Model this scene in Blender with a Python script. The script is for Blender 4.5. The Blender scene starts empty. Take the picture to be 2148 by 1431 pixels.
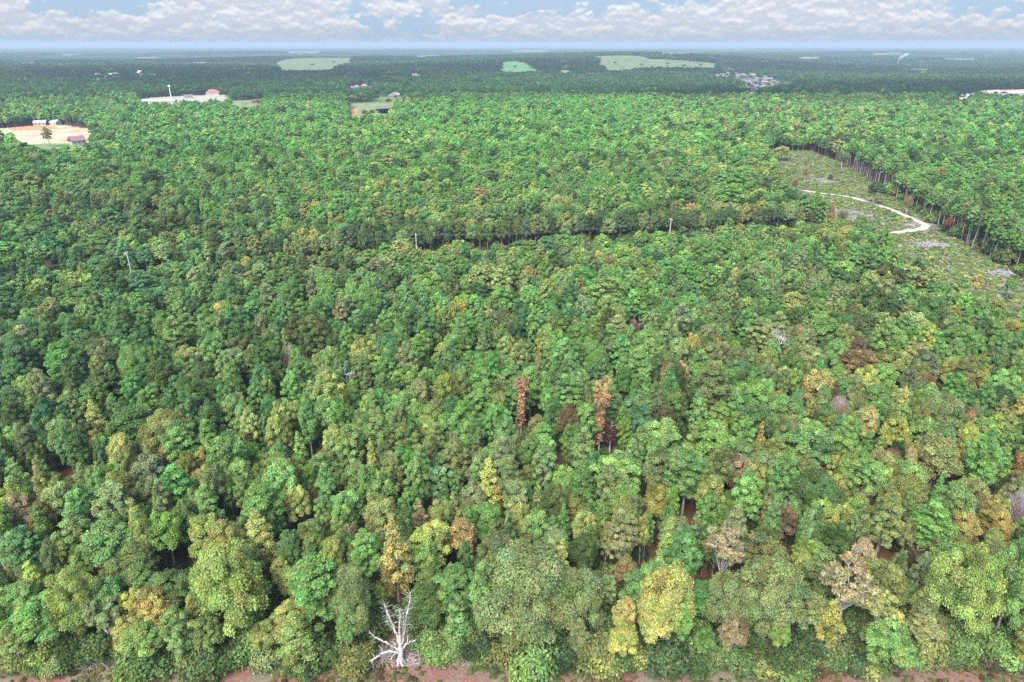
import bpy, math, random
import numpy as np
from mathutils import Vector

R_ = math.radians
rng = np.random.default_rng(11)
random.seed(11)
sc = bpy.context.scene
COL = sc.collection

# ------------------------------------------------------------------ camera
PITCH = R_(23.5)
CAM_H = 85.0
cam_d = bpy.data.cameras.new('camera')
cam = bpy.data.objects.new('camera', cam_d)
COL.objects.link(cam)
cam.location = (0, 0, CAM_H)
cam.rotation_euler = (R_(90) - PITCH, 0, 0)
cam_d.sensor_fit = 'HORIZONTAL'
cam_d.sensor_width = 36
cam_d.lens = 24.0
cam_d.clip_start = 0.5
cam_d.clip_end = 200000
sc.camera = cam

# ------------------------------------------------------------------ sky
SUN_EL, SUN_AZ = 50.0, 204.0          # azimuth clockwise from +Y; light comes over the left shoulder
world = bpy.data.worlds.new('World')
sc.world = world
world.use_nodes = True
nt = world.node_tree
N, L = nt.nodes, nt.links
N.clear()
def nn(t, **k):
    n = N.new(t)
    for a, b in k.items(): setattr(n, a, b)
    return n
def mth(op, a, b=None, c=None, clamp=False, nodes=None, links=None):
    nodes = nodes or N; links = links or L
    m = nodes.new('ShaderNodeMath'); m.operation = op; m.use_clamp = clamp
    for i, v in enumerate((a, b, c)):
        if v is None: continue
        if isinstance(v, (int, float)): m.inputs[i].default_value = v
        else: links.new(v, m.inputs[i])
    return m.outputs[0]
sky = nn('ShaderNodeTexSky', sky_type='NISHITA')
sky.sun_disc = False
sky.sun_elevation = R_(SUN_EL)
sky.sun_rotation = R_(SUN_AZ)
sky.air_density = 1.0; sky.dust_density = 1.5; sky.ozone_density = 1.5
SKY_STR = 0.15
geo = nn('ShaderNodeTexCoord')
sep = nn('ShaderNodeSeparateXYZ'); L.new(geo.outputs['Generated'], sep.inputs[0])
az = mth('ARCTAN2', sep.outputs[0], sep.outputs[1])
el = mth('ARCSINE', sep.outputs[2])
def cloud(dv, scale, sx, sy, detail, seed, rough=0.55):
    cmb = nn('ShaderNodeCombineXYZ')
    L.new(mth('MULTIPLY', az, sx), cmb.inputs[0])
    L.new(mth('MULTIPLY', mth('ADD', el, dv), sy), cmb.inputs[1])
    cmb.inputs[2].default_value = seed
    t = nn('ShaderNodeTexNoise'); t.noise_dimensions = '3D'
    t.inputs['Scale'].default_value = scale
    t.inputs['Detail'].default_value = detail
    t.inputs['Roughness'].default_value = rough
    t.inputs['Distortion'].default_value = 0.0
    L.new(cmb.outputs[0], t.inputs['Vector'])
    return t.outputs['Fac']
def ramp(v, lo, hi):
    m = nn('ShaderNodeMapRange'); m.interpolation_type = 'SMOOTHSTEP'
    m.inputs[1].default_value = lo; m.inputs[2].default_value = hi
    L.new(v, m.inputs[0]); return m.outputs[0]
def rgb(c):
    n = nn('ShaderNodeRGB'); n.outputs[0].default_value = (*c, 1); return n.outputs[0]
def mixc(f, a, b):
    m = nn('ShaderNodeMix', data_type='RGBA')
    if isinstance(f, float): m.inputs[0].default_value = f
    else: L.new(f, m.inputs[0])
    L.new(a, m.inputs[6]); L.new(b, m.inputs[7]); return m.outputs[2]
base = cloud(0.0, 1.0, 38, 64, 10, 3.1, 0.60)
up = cloud(0.004, 1.0, 38, 64, 10, 3.1, 0.60)
big = cloud(0.0, 1.0, 7.0, 19, 2, 8.4, 0.5)
# more cover low over the horizon, gaps higher up
cover = mth('ADD', base, mth('MULTIPLY', mth('SUBTRACT', big, 0.5), 1.15))
lowel = ramp(el, 0.052, 0.010)
lowel_n = mth('SUBTRACT', 1.0, ramp(el, 0.012, 0.050))
cover = mth('ADD', cover, mth('MULTIPLY', lowel_n, 0.16))
mask = ramp(cover, 0.43, 0.54)
lit = ramp(mth('SUBTRACT', base, up), -0.07, 0.17)
C_SH = rgb((0.60, 0.66, 0.78)); C_LT = rgb((0.98, 0.98, 1.0)); C_BL = rgb((0.42, 0.60, 0.82)); C_HZ = rgb((0.42, 0.50, 0.59))
ccol = mixc(lit, C_SH, C_LT)
gapc = C_BL
col = mixc(mask, gapc, ccol)
hz = mth('SUBTRACT', 1.0, ramp(el, 0.000, 0.030))
col = mixc(mth('MULTIPLY', hz, 0.75), col, C_HZ)
bg1 = nn('ShaderNodeBackground'); L.new(sky.outputs[0], bg1.inputs[0]); bg1.inputs[1].default_value = SKY_STR
bg2 = nn('ShaderNodeBackground'); L.new(col, bg2.inputs[0]); bg2.inputs[1].default_value = 0.174
# the cloud deck fades into open sky overhead
deck = mth('SUBTRACT', 1.0, ramp(el, 0.075, 0.20))
deckf = mth('MULTIPLY', deck, 0.97)
mx = nn('ShaderNodeMixShader'); L.new(deckf, mx.inputs[0])
L.new(bg1.outputs[0], mx.inputs[1]); L.new(bg2.outputs[0], mx.inputs[2])
wo = nn('ShaderNodeOutputWorld'); L.new(mx.outputs[0], wo.inputs[0])

# ------------------------------------------------------------------ sun, exposure
sd = bpy.data.lights.new('sun', 'SUN'); sd.energy = 2.5; sd.angle = R_(35); sd.color = (1, 0.95, 0.87)
so = bpy.data.objects.new('sun', sd); COL.objects.link(so)
a = R_(SUN_AZ); e = R_(SUN_EL)
tosun = Vector((math.sin(a) * math.cos(e), math.cos(a) * math.cos(e), math.sin(e)))
so.rotation_euler = tosun.to_track_quat('Z', 'Y').to_euler()
so.location = (0, 0, 300)
sc.view_settings.view_transform = 'Standard'
sc.view_settings.look = 'None'
sc.view_settings.gamma = 1
sc.view_settings.exposure = 2.36
sc.render.engine = 'CYCLES'
sc.cycles.max_bounces = 5
sc.cycles.diffuse_bounces = 3
sc.cycles.transmission_bounces = 3
sc.cycles.volume_bounces = 0
sc.cycles.use_denoising = False
sc.render.film_transparent = False

# ------------------------------------------------------------------ helpers
PW, PH, PF = 2148, 1431, 1432.0
CP, SP = math.cos(PITCH), math.sin(PITCH)
def ray(px, py):
    u = (PH / 2 - py); x = (px - PW / 2)
    return np.array([x, PF * CP + u * SP, -PF * SP + u * CP]) / PF
def terrain(x, y):
    x = np.asarray(x, float); y = np.asarray(y, float)
    d = np.sqrt(x * x + y * y)
    t = np.clip((d - 1050) / 1200, 0, 1); t = t * t * (3 - 2 * t)
    h = 9 * np.sin(x / 410 + 1.0) * np.cos(y / 530 + .4) + 7 * np.sin(x / 930 - y / 760) + 5 * np.sin(y / 300 + x / 700 + 2)
    hill = 20 * np.exp(-((x - 60) / 620) ** 2 - ((y - 2500) / 600) ** 2) + 24 * np.exp(-((x - 700) / 600) ** 2 - ((y - 3400) / 600) ** 2)
    hill += 20 * np.exp(-((x + 1150) / 700) ** 2 - ((y - 3500) / 600) ** 2)
    near = 0.35 * np.sin(x / 23) * np.cos(y / 31)
    far = np.clip((d - 5500) / 5000, 0, 1)
    return near * 0 + t * (h * (1 - .5 * far) + hill)
def G(px, py, z=0.0):
    """photo pixel -> point on the terrain (raised by z)"""
    r = ray(px, py)
    if r[2] > -1e-4: r[2] = -1e-4
    t = (CAM_H - z) / -r[2]
    if t * r[1] < 1000 : 
        p = r * t; return np.array([p[0], p[1], z])
    t = 900 / r[1]; prev = t
    while t < 60000:
        p = r * t
        if CAM_H + p[2] <= terrain(p[0], p[1]) + z: break
        prev = t; t *= 1.004
    a_, b_ = prev, t
    for _ in range(20):
        m = (a_ + b_) / 2; p = r * m
        if CAM_H + p[2] <= terrain(p[0], p[1]) + z: b_ = m
        else: a_ = m
    p = r * b_
    return np.array([p[0], p[1], float(terrain(p[0], p[1])) + z])
def V(px, py, y):
    """photo pixel -> point on the upright plane at forward distance y"""
    r = ray(px, py); t = y / r[1]
    return np.array([r[0] * t, y, CAM_H + r[2] * t])
def project(P):
    P = np.atleast_2d(P); x, y, z = P[:, 0], P[:, 1], P[:, 2] - CAM_H
    f = y * CP - z * SP; u = y * SP + z * CP
    f = np.maximum(f, 1e-3)
    return PW / 2 + PF * x / f, PH / 2 - PF * u / f, f
def inpoly(x, y, poly):
    x = np.asarray(x, float); y = np.asarray(y, float)
    ins = np.zeros(x.shape, bool); n = len(poly); j = n - 1
    for i in range(n):
        xi, yi = poly[i][0], poly[i][1]; xj, yj = poly[j][0], poly[j][1]
        c = ((yi > y) != (yj > y)) & (x < (xj - xi) * (y - yi) / ((yj - yi) + 1e-12) + xi)
        ins ^= c; j = i
    return ins
def srgb(c):
    c = np.array(c, float) / 255
    return np.where(c <= 0.04045, c / 12.92, ((c + 0.055) / 1.055) ** 2.4)

def set_props(o, label=None, cat=None, group=None, kind=None):
    if label: o['label'] = label
    if cat: o['category'] = cat
    if group: o['group'] = group
    if kind: o['kind'] = kind
    return o
def mesh_from(name, verts, faces, mats, fmat=None, tint=None, smooth=False):
    me = bpy.data.meshes.new(name)
    me.from_pydata([tuple(map(float, v)) for v in verts], [], [tuple(int(i) for i in f) for f in faces])
    for m in mats: me.materials.append(m)
    if fmat is not None: me.polygons.foreach_set('material_index', np.asarray(fmat, np.int32))
    if tint is not None:
        at = me.attributes.new('tint', 'FLOAT_COLOR', 'POINT')
        at.data.foreach_set('color', np.concatenate([tint, np.ones((len(tint), 1))], 1).astype(np.float32).ravel())
    if smooth: me.polygons.foreach_set('use_smooth', [True] * len(me.polygons))
    me.update()
    return me
def link(name, me, parent=None):
    o = bpy.data.objects.new(name, me); COL.objects.link(o)
    if parent: o.parent = parent
    return o
def empty(name, loc, rz=0):
    o = bpy.data.objects.new(name, None); COL.objects.link(o)
    o.empty_display_size = 0.5
    o.location = tuple(map(float, loc)); o.rotation_euler = (0, 0, rz); return o

class MB:
    def __init__(s): s.v = []; s.f = []; s.m = []; s.n = 0
    def add(s, v, f, mi=0):
        v = np.asarray(v, float); s.v.append(v)
        s.f += [tuple(int(i) + s.n for i in q) for q in f]; s.m += [mi] * len(f); s.n += len(v)
    def box(s, c, size, rz=0, mi=0):
        sx, sy, sz = [k / 2 for k in size]
        p = np.array([[-sx, -sy, -sz], [sx, -sy, -sz], [sx, sy, -sz], [-sx, sy, -sz], [-sx, -sy, sz], [sx, -sy, sz], [sx, sy, sz], [-sx, sy, sz]])
        cr, sr = math.cos(rz), math.sin(rz)
        p = np.stack([p[:, 0] * cr - p[:, 1] * sr, p[:, 0] * sr + p[:, 1] * cr, p[:, 2]], 1) + np.array(c)
        s.add(p, [(0, 3, 2, 1), (4, 5, 6, 7), (0, 1, 5, 4), (1, 2, 6, 5), (2, 3, 7, 6), (3, 0, 4, 7)], mi)
    def tube(s, pts, rad, sides=6, mi=0, rough=0.0, r=None):
        pts = np.asarray(pts, float); rad = np.asarray(rad, float); n = len(pts)
        vs = []; ref = np.array([0.31, 0.77, 0.55])
        for i in range(n):
            t = pts[min(i + 1, n - 1)] - pts[max(i - 1, 0)]; t = t / (np.linalg.norm(t) + 1e-9)
            u = np.cross(t, ref); u /= np.linalg.norm(u) + 1e-9; w = np.cross(t, u)
            for k in range(sides):
                a_ = 2 * math.pi * k / sides
                q = rad[i] * (1 + (rough * (r.random() - .5) * 2 if rough else 0))
                vs.append(pts[i] + (u * math.cos(a_) + w * math.sin(a_)) * q)
        f = []
        for i in range(n - 1):
            for k in range(sides):
                k2 = (k + 1) % sides
                f.append((i * sides + k, i * sides + k2, (i + 1) * sides + k2, (i + 1) * sides + k))
        f.append(tuple(range(sides))[::-1]); f.append(tuple((n - 1) * sides + k for k in range(sides)))
        s.add(vs, f, mi)
    def build(s, name, mats, parent=None, smooth=False):
        if not isinstance(mats, (list, tuple)): mats = [mats]
        me = mesh_from(name, np.concatenate(s.v), s.f, mats, s.m, smooth=smooth)
        return link(name, me, parent)

# ------------------------------------------------------------------ materials
def newmat(name):
    m = bpy.data.materials.new(name); m.use_nodes = True
    m.node_tree.nodes.clear(); return m, m.node_tree.nodes, m.node_tree.links
def noise_mat(name, stops, scale, rough=0.9, detail=6, bump=0.0, scale2=None, metallic=0.0, vec='Object', dist=0.0):
    m, n, l = newmat(name)
    tc = n.new('ShaderNodeTexCoord'); t = n.new('ShaderNodeTexNoise')
    t.inputs['Scale'].default_value = scale; t.inputs['Detail'].default_value = detail; t.inputs['Roughness'].default_value = 0.6
    t.inputs['Distortion'].default_value = dist
    l.new(tc.outputs[vec], t.inputs['Vector'])
    r = n.new('ShaderNodeValToRGB'); l.new(t.outputs['Fac'], r.inputs[0])
    while len(r.color_ramp.elements) < len(stops): r.color_ramp.elements.new(0.5)
    for el_, (p, c) in zip(r.color_ramp.elements, stops): el_.position = p; el_.color = (*c, 1)
    b = n.new('ShaderNodeBsdfPrincipled'); b.inputs['Roughness'].default_value = rough; b.inputs['Metallic'].default_value = metallic
    b.inputs['Specular IOR Level'].default_value = 0.25
    colr = r.outputs[0]
    if scale2:
        t2 = n.new('ShaderNodeTexNoise'); t2.inputs['Scale'].default_value = scale2; t2.inputs['Detail'].default_value = 3
        l.new(tc.outputs[vec], t2.inputs['Vector'])
        mr = n.new('ShaderNodeMapRange'); mr.inputs[1].default_value = .3; mr.inputs[2].default_value = .7
        mr.inputs[3].default_value = .65; mr.inputs[4].default_value = 1.3; l.new(t2.outputs['Fac'], mr.inputs[0])
        mx_ = n.new('ShaderNodeVectorMath'); mx_.operation = 'SCALE'; l.new(colr, mx_.inputs[0]); l.new(mr.outputs[0], mx_.inputs[3])
        colr = mx_.outputs[0]
    l.new(colr, b.inputs['Base Color'])
    if bump:
        bp = n.new('ShaderNodeBump'); bp.inputs['Strength'].default_value = bump; bp.inputs['Distance'].default_value = 0.05
        l.new(t.outputs['Fac'], bp.inputs['Height']); l.new(bp.outputs[0], b.inputs['Normal'])
    o = n.new('ShaderNodeOutputMaterial'); l.new(b.outputs[0], o.inputs[0])
    return m
def leaf_mat():
    m, n, l = newmat('foliage')
    at = n.new('ShaderNodeAttribute'); at.attribute_type = 'INSTANCER'; at.attribute_name = 'tcol'
    ti = n.new('ShaderNodeAttribute'); ti.attribute_type = 'GEOMETRY'; ti.attribute_name = 'tint'
    mu = n.new('ShaderNodeVectorMath'); mu.operation = 'MULTIPLY'
    l.new(at.outputs['Vector'], mu.inputs[0]); l.new(ti.outputs['Vector'], mu.inputs[1])
    d = n.new('ShaderNodeBsdfDiffuse'); l.new(mu.outputs[0], d.inputs[0])
    tr = n.new('ShaderNodeBsdfTranslucent')
    m2 = n.new('ShaderNodeVectorMath'); m2.operation = 'MULTIPLY'; l.new(mu.outputs[0], m2.inputs[0]); m2.inputs[1].default_value = (1.15, 1.15, 0.6)
    l.new(m2.outputs[0], tr.inputs[0])
    mx_ = n.new('ShaderNodeMixShader'); mx_.inputs[0].default_value = 0.48
    l.new(d.outputs[0], mx_.inputs[1]); l.new(tr.outputs[0], mx_.inputs[2])
    o = n.new('ShaderNodeOutputMaterial'); l.new(mx_.outputs[0], o.inputs[0]); return m
LEAF = leaf_mat()
BARK = noise_mat('bark', [(.3, (.09, .075, .06)), (.7, (.22, .19, .16))], 3.0, 0.95)
BARK_PALE = noise_mat('bleached_wood', [(.34, (.10, .088, .078)), (.48, (.24, .225, .21)), (.64, (.33, .32, .305))], 3.2, 0.9, bump=0.5, scale2=1.1)
TWIG = noise_mat('brush_twigs', [(.3, (0.140, 0.112, 0.105)), (.7, (0.322, 0.280, 0.266))], 2.0, 0.95)
FLOOR = noise_mat('forest_floor', [(.30, (.055, .028, .018)), (.46, (.10, .055, .03)), (.56, (.05, .06, .02)), (.7, (.04, .055, .02))], 0.12, 0.95, 8, scale2=0.9)
EDGE = noise_mat('dirt_and_dry_grass', [(.34, (0.113, 0.043, 0.031)), (.47, (0.095, 0.056, 0.041)), (.55, (0.086, 0.072, 0.050)), (.68, (0.072, 0.079, 0.041))], 0.10, 0.95, 9, scale2=2.5, dist=1.0)
SAND = noise_mat('sand', [(.30, (.17, .115, .06)), (.5, (.25, .19, .115)), (.7, (.30, .25, .17))], 0.03, 0.95, 8, scale2=0.3, dist=1.0)
CLAY = noise_mat('orange_clay', [(.3, (0.208, 0.084, 0.037)), (.7, (0.288, 0.144, 0.070))], 0.15, 0.95, 6, scale2=0.8)
TRACKM = noise_mat('pale_track', [(.3, (0.147, 0.125, 0.091)), (.7, (0.216, 0.194, 0.156))], 0.3, 0.95, 6, scale2=1.5)
SCRUB = noise_mat('cleared_ground', [(.34, (.036, .044, .020)), (.45, (.060, .062, .036)), (.52, (.100, .090, .064)), (.62, (.135, .122, .092))], 0.14, 0.95, 9, scale2=1.1, dist=0.5)
FIELD = noise_mat('meadow', [(.3, (.045, .070, .014)), (.5, (.058, .078, .020)), (.7, (.080, .084, .026))], 0.006, 0.95, 8, scale2=0.03)
FIELDB = noise_mat('bright_meadow', [(.3, (.030, .095, .018)), (.7, (.048, .12, .028))], 0.01, 0.95, 6)
FIELDD = noise_mat('dry_meadow', [(.3, (.115, .105, .042)), (.5, (.085, .105, .032)), (.7, (.065, .10, .026))], 0.01, 0.95, 8, scale2=0.06)
ROOF_G = noise_mat('grey_shingles', [(.3, (0.061, 0.058, 0.058)), (.7, (0.103, 0.097, 0.094))], 0.5, 0.9)
ROOF_R = noise_mat('red_metal_roof', [(.3, (0.210, 0.050, 0.038)), (.7, (0.252, 0.071, 0.055))], 0.5, 0.5)
ROOF_P = noise_mat('plum_shingles', [(.3, (0.112, 0.060, 0.068)), (.7, (0.160, 0.088, 0.096))], 0.5, 0.85)
ROOF_W = noise_mat('pale_metal_roof', [(.3, (0.244, 0.252, 0.260)), (.7, (0.302, 0.307, 0.311))], 0.3, 0.5)
WALL_W = noise_mat('pale_wall', [(.3, (0.209, 0.198, 0.180)), (.7, (0.238, 0.227, 0.209))], 1.0, 0.8)
WALL_B = noise_mat('brick_wall', [(.3, (0.101, 0.068, 0.054)), (.7, (0.130, 0.094, 0.076))], 2.0, 0.9)
GLASS = noise_mat('dark_window', [(.3, (.03, .035, .04)), (.7, (.06, .065, .07))], 1.0, 0.2)
POLEM = noise_mat('weathered_pole', [(.3, (0.204, 0.198, 0.186)), (.7, (0.300, 0.288, 0.276))], 3.0, 0.8)
WIREM = noise_mat('wire', [(.3, (.05, .05, .055)), (.7, (.09, .09, .095))], 3.0, 0.6)
GALV = noise_mat('galvanised_steel', [(.3, (.5, .5, .5)), (.7, (.62, .62, .62))], 3.0, 0.5)
LOGM = noise_mat('felled_wood', [(.3, (0.132, 0.121, 0.127)), (.7, (0.253, 0.237, 0.242))], 0.8, 0.95)

# ------------------------------------------------------------------ ground
xs = np.concatenate([-np.geomspace(60000, 900, 46), np.linspace(-850, 850, 35), np.geomspace(900, 60000, 46)])
ys = np.concatenate([-np.geomspace(3000, 100, 8), np.linspace(0, 1000, 21), np.geomspace(1040, 90000, 110)])
X, Y = np.meshgrid(xs, ys); Z = terrain(X, Y)
nx, ny = len(xs), len(ys)
vv = np.stack([X.ravel(), Y.ravel(), Z.ravel()], 1)
ff = [(j * nx + i, j * nx + i + 1, (j + 1) * nx + i + 1, (j + 1) * nx + i) for j in range(ny - 1) for i in range(nx - 1)]
def ground_mat():
    m, n, l = newmat('ground')
    ge = n.new('ShaderNodeNewGeometry'); se = n.new('ShaderNodeSeparateXYZ'); l.new(ge.outputs['Position'], se.inputs[0])
    def nz(s, d=6, rr=.6):
        t = n.new('ShaderNodeTexNoise'); t.inputs['Scale'].default_value = s; t.inputs['Detail'].default_value = d; t.inputs['Roughness'].default_value = rr
        l.new(ge.outputs['Position'], t.inputs['Vector']); return t.outputs['Fac']
    def rp(v, st):
        r = n.new('ShaderNodeValToRGB'); l.new(v, r.inputs[0])
        while len(r.color_ramp.elements) < len(st): r.color_ramp.elements.new(.5)
        for el_, (p, c) in zip(r.color_ramp.elements, st): el_.position = p; el_.color = (*c, 1)
        return r.outputs[0]
    near = rp(nz(.12, 8), [(.30, (.055, .028, .018)), (.46, (.10, .055, .03)), (.56, (.05, .06, .02)), (.7, (.04, .055, .02))])
    far = rp(nz(.004, 9, .75), [(.36, (.018, .034, .016)), (.52, (.032, .055, .024)), (.66, (.05, .075, .03))])
    md = mth('DIVIDE', mth('SUBTRACT', se.outputs[1], 900., nodes=n, links=l), 400., clamp=True, nodes=n, links=l)
    mi = n.new('ShaderNodeMix'); mi.data_type = 'RGBA'; l.new(md, mi.inputs[0]); l.new(near, mi.inputs[6]); l.new(far, mi.inputs[7])
    b = n.new('ShaderNodeBsdfDiffuse'); l.new(mi.outputs[2], b.inputs[0])
    o = n.new('ShaderNodeOutputMaterial'); l.new(b.outputs[0], o.inputs[0]); return m
GROUND = ground_mat()
g = link('ground', mesh_from('ground', vv, ff, [GROUND], smooth=True)); set_props(g, kind='structure')

def sheet(name, poly, mat, lift, cell):
    """a ground sheet following the terrain inside a ground-plan polygon"""
    poly = np.asarray(poly, float)
    x0, y0 = poly.min(0); x1, y1 = poly.max(0)
    gx = np.arange(x0, x1 + cell, cell); gy = np.arange(y0, y1 + cell, cell)
    A, B = np.meshgrid(gx, gy)
    # pull grid points a little so that the outline is not stepped
    r2 = np.random.default_rng(5)
    A = A + (r2.random(A.shape) - .5) * cell * .6; B = B + (r2.random(B.shape) - .5) * cell * .6
    ins = inpoly(A, B, poly).astype(int)
    idx = -np.ones(A.shape, int); vs = []; fs = []
    W = len(gx)
    for j in range(len(gy) - 1):
        for i in range(W - 1):
            if ins[j, i] + ins[j, i + 1] + ins[j + 1, i + 1] + ins[j + 1, i] >= 2:
                q = []
                for (jj, ii) in ((j, i), (j, i + 1), (j + 1, i + 1), (j + 1, i)):
                    if idx[jj, ii] < 0:
                        idx[jj, ii] = len(vs); vs.append((A[jj, ii], B[jj, ii], float(terrain(A[jj, ii], B[jj, ii])) + lift))
                    q.append(idx[jj, ii])
                fs.append(q)
    o = link(name, mesh_from(name, vs, fs, [mat])); set_props(o, kind='structure'); return o
def strip(name, pts, w, mat, lift):
    pts = np.asarray(pts, float); vs = []; fs = []
    P = []
    for i in range(len(pts) - 1):
        for t in np.linspace(0, 1, 6, endpoint=False): P.append(pts[i] * (1 - t) + pts[i + 1] * t)
    P.append(pts[-1]); P = np.array(P)
    for k in range(2): P[1:-1] = (P[:-2] + P[1:-1] * 2 + P[2:]) / 4
    r2 = np.random.default_rng(3)
    for i in range(len(P)):
        t = P[min(i + 1, len(P) - 1)] - P[max(i - 1, 0)]; t /= np.linalg.norm(t) + 1e-9
        nrm = np.array([-t[1], t[0]]); ww = w * (1 + .25 * (r2.random() - .5))
        for s in (-.5, .5):
            q = P[i] + nrm * ww * s; vs.append((q[0], q[1], float(terrain(*q)) + lift))
    fs = [(2 * i, 2 * i + 2, 2 * i + 3, 2 * i + 1) for i in range(len(P) - 1)]
    o = link(name, mesh_from(name, vs, fs, [mat])); set_props(o, kind='structure'); return o
def GP(pts):
    # a third value is the height of the tree tops that hide the near edge of the place
    return [G(p[0], p[1], p[2] if len(p) > 2 else 0)[:2] for p in pts]

# open places (photo outline -> plan)
edge_poly = [(-110, 20), (110, 20), (110, 77), (60, 76.5), (40, 77.5), (22, 76), (8, 78), (-8, 78.5), (-20, 77.5), (-34, 77), (-48, 76.5), (-62, 78), (-110, 77)]
edge_block = [(-110, 20), (110, 20), (110, 72), (-110, 72)]
sheet('dirt_verge', edge_poly, EDGE, 0.02, 2.0)
clear_poly = GP([(1600, 318), (1700, 318), (1770, 345), (1830, 385), (1900, 432), (1975, 482), (2060, 535), (2160, 588), (2420, 700),
                 (2420, 800, 13), (2190, 690, 13), (2070, 610, 13), (1940, 560, 13), (1860, 490, 13), (1800, 440, 13), (1740, 425, 13), (1690, 408, 13), (1650, 385, 13), (1630, 355, 13)])
sheet('cleared_ground', clear_poly, SCRUB, 0.05, 3.0)
track_pts = GP([(1686, 400), (1730, 407), (1780, 413), (1830, 427), (1880, 444), (1915, 460), (1944, 473), (1935, 481), (1890, 487), (1868, 490)])
TRACKB = noise_mat('trodden_track', [(.3, (.20, .175, .13)), (.7, (.30, .27, .21))], 0.5, 0.95, 6, scale2=1.5)
strip('dirt_track', track_pts, 3.7, TRACKB, 0.11)
track_zone = np.array(track_pts)
sandL = GP([(-60, 272), (0, 270), (60, 264), (125, 262), (195, 272), (200, 285, 12), (172, 303, 13), (120, 308, 13), (40, 304, 13), (22, 285, 13), (-60, 275, 13)])
sheet('sand_clearing', sandL, SAND, 0.05, 5.0)
clayL = GP([(20, 269), (60, 264), (118, 264), (118, 270), (70, 273), (25, 275)])
sheet('clay_bank', clayL, CLAY, 0.12, 4.0)
lawnL = GP([(40, 304), (100, 301), (190, 302), (200, 312, 13), (60, 312, 13)])
sheet('lawn', lawnL, FIELDD, 0.09, 5.0)
claypit = GP([(302, 458), (345, 456), (354, 476, 15), (336, 484, 16), (303, 480, 15)])
sheet('clay_pit', claypit, CLAY, 0.05, 2.0)
roadL = [G(-60, 476)[:2], G(60, 478)[:2], G(200, 480)[:2], G(300, 482)[:2], G(380, 477)[:2], G(440, 488)[:2]]
strip('gravel_road', roadL, 5.0, TRACKM, 0.08)
fld_mid = GP([(728, 216), (845, 216), (815, 236, 15), (790, 241, 15), (733, 245, 15)])
sheet('dry_field', fld_mid, FIELDD, 0.3, 8.0)
clay_mid = GP([(731, 229), (748, 228), (750, 240, 14), (734, 243, 14)])
sheet('clay_slope', clay_mid, CLAY, 0.42, 5.0)
strip('highway', [G(640, 222.5)[:2], G(740, 222)[:2], G(830, 221.5)[:2], G(900, 221)[:2]], 11, TRACKM, 0.6)
fld_mid2 = GP([(790, 203), (850, 203), (850, 214, 15), (790, 214, 15)])
sheet('meadow', fld_mid2, FIELD, 0.3, 10.0)
lotL = GP([(290, 208), (360, 203), (470, 199), (480, 209, 15), (420, 214, 15), (290, 216, 15)])
sheet('gravel_lot', lotL, TRACKM, 0.3, 8.0)
lotL2 = GP([(465, 214), (560, 208), (550, 222, 15), (490, 222, 15)])
sheet('dry_meadow', lotL2, FIELDD, 0.3, 8.0)
F_FAR = [GP([(588, 143, 16), (575, 134), (600, 125), (745, 121), (735, 131, 16), (690, 144, 16)]),
         GP([(1050, 146, 16), (1054, 133), (1075, 129), (1100, 133), (1130, 145, 16)]),
         GP([(1270, 146, 16), (1255, 128), (1222, 119), (1330, 117), (1360, 124), (1500, 133), (1500, 140, 16), (1380, 138, 16)])]
for pol, mt, nme in zip(F_FAR, (FIELD, FIELDB, FIELD), ('far_pasture', 'far_meadow', 'hill_pasture')):
    sheet(nme, pol, mt, 1.2, 30.0)
thin = []
for (px_, py_, w_, h_) in ((640, 110, 90, 3), (900, 118, 66, 3), (1112, 108, 80, 3), (1001, 176, 12, 8), (310, 121, 60, 2.2), (1860, 113, 80, 2), (2010, 124, 90, 2.4), (150, 115, 60, 2),
                           (1700, 121, 70, 2.2), (1420, 112, 80, 2.2), (420, 132, 46, 2.5), (1180, 150, 26, 3), (1930, 146, 50, 2.5), (60, 133, 50, 2.6), (875, 159, 22, 4)):
    thin.append(GP([(px_ - w_ / 2, py_), (px_ - w_ * .2, py_ - h_ / 2), (px_ + w_ * .35, py_ - h_ / 2), (px_ + w_ / 2, py_), (px_ + w_ * .3, py_ + h_ / 2, 12), (px_ - w_ * .4, py_ + h_ / 2, 12)]))
    sheet('far_field', thin[-1], FIELD if len(thin) % 3 else FIELDD, 1.2, 30.0 if py_ < 140 else 14.0)
lotR = GP([(2040, 199), (2060, 190), (2160, 188), (2170, 200, 15), (2100, 202, 15)])
sheet('bare_soil_lot', lotR, SAND, 0.4, 10.0)
lotR2 = GP([(2000, 206), (2034, 205), (2036, 210, 14), (2002, 210, 14)])
sheet('sandy_lot', lotR2, SAND, 0.4, 8.0)
OPEN = [edge_block, clear_poly, sandL, lawnL, claypit, fld_mid, fld_mid2, lotL, lotL2, lotR, lotR2] + F_FAR + thin

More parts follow.
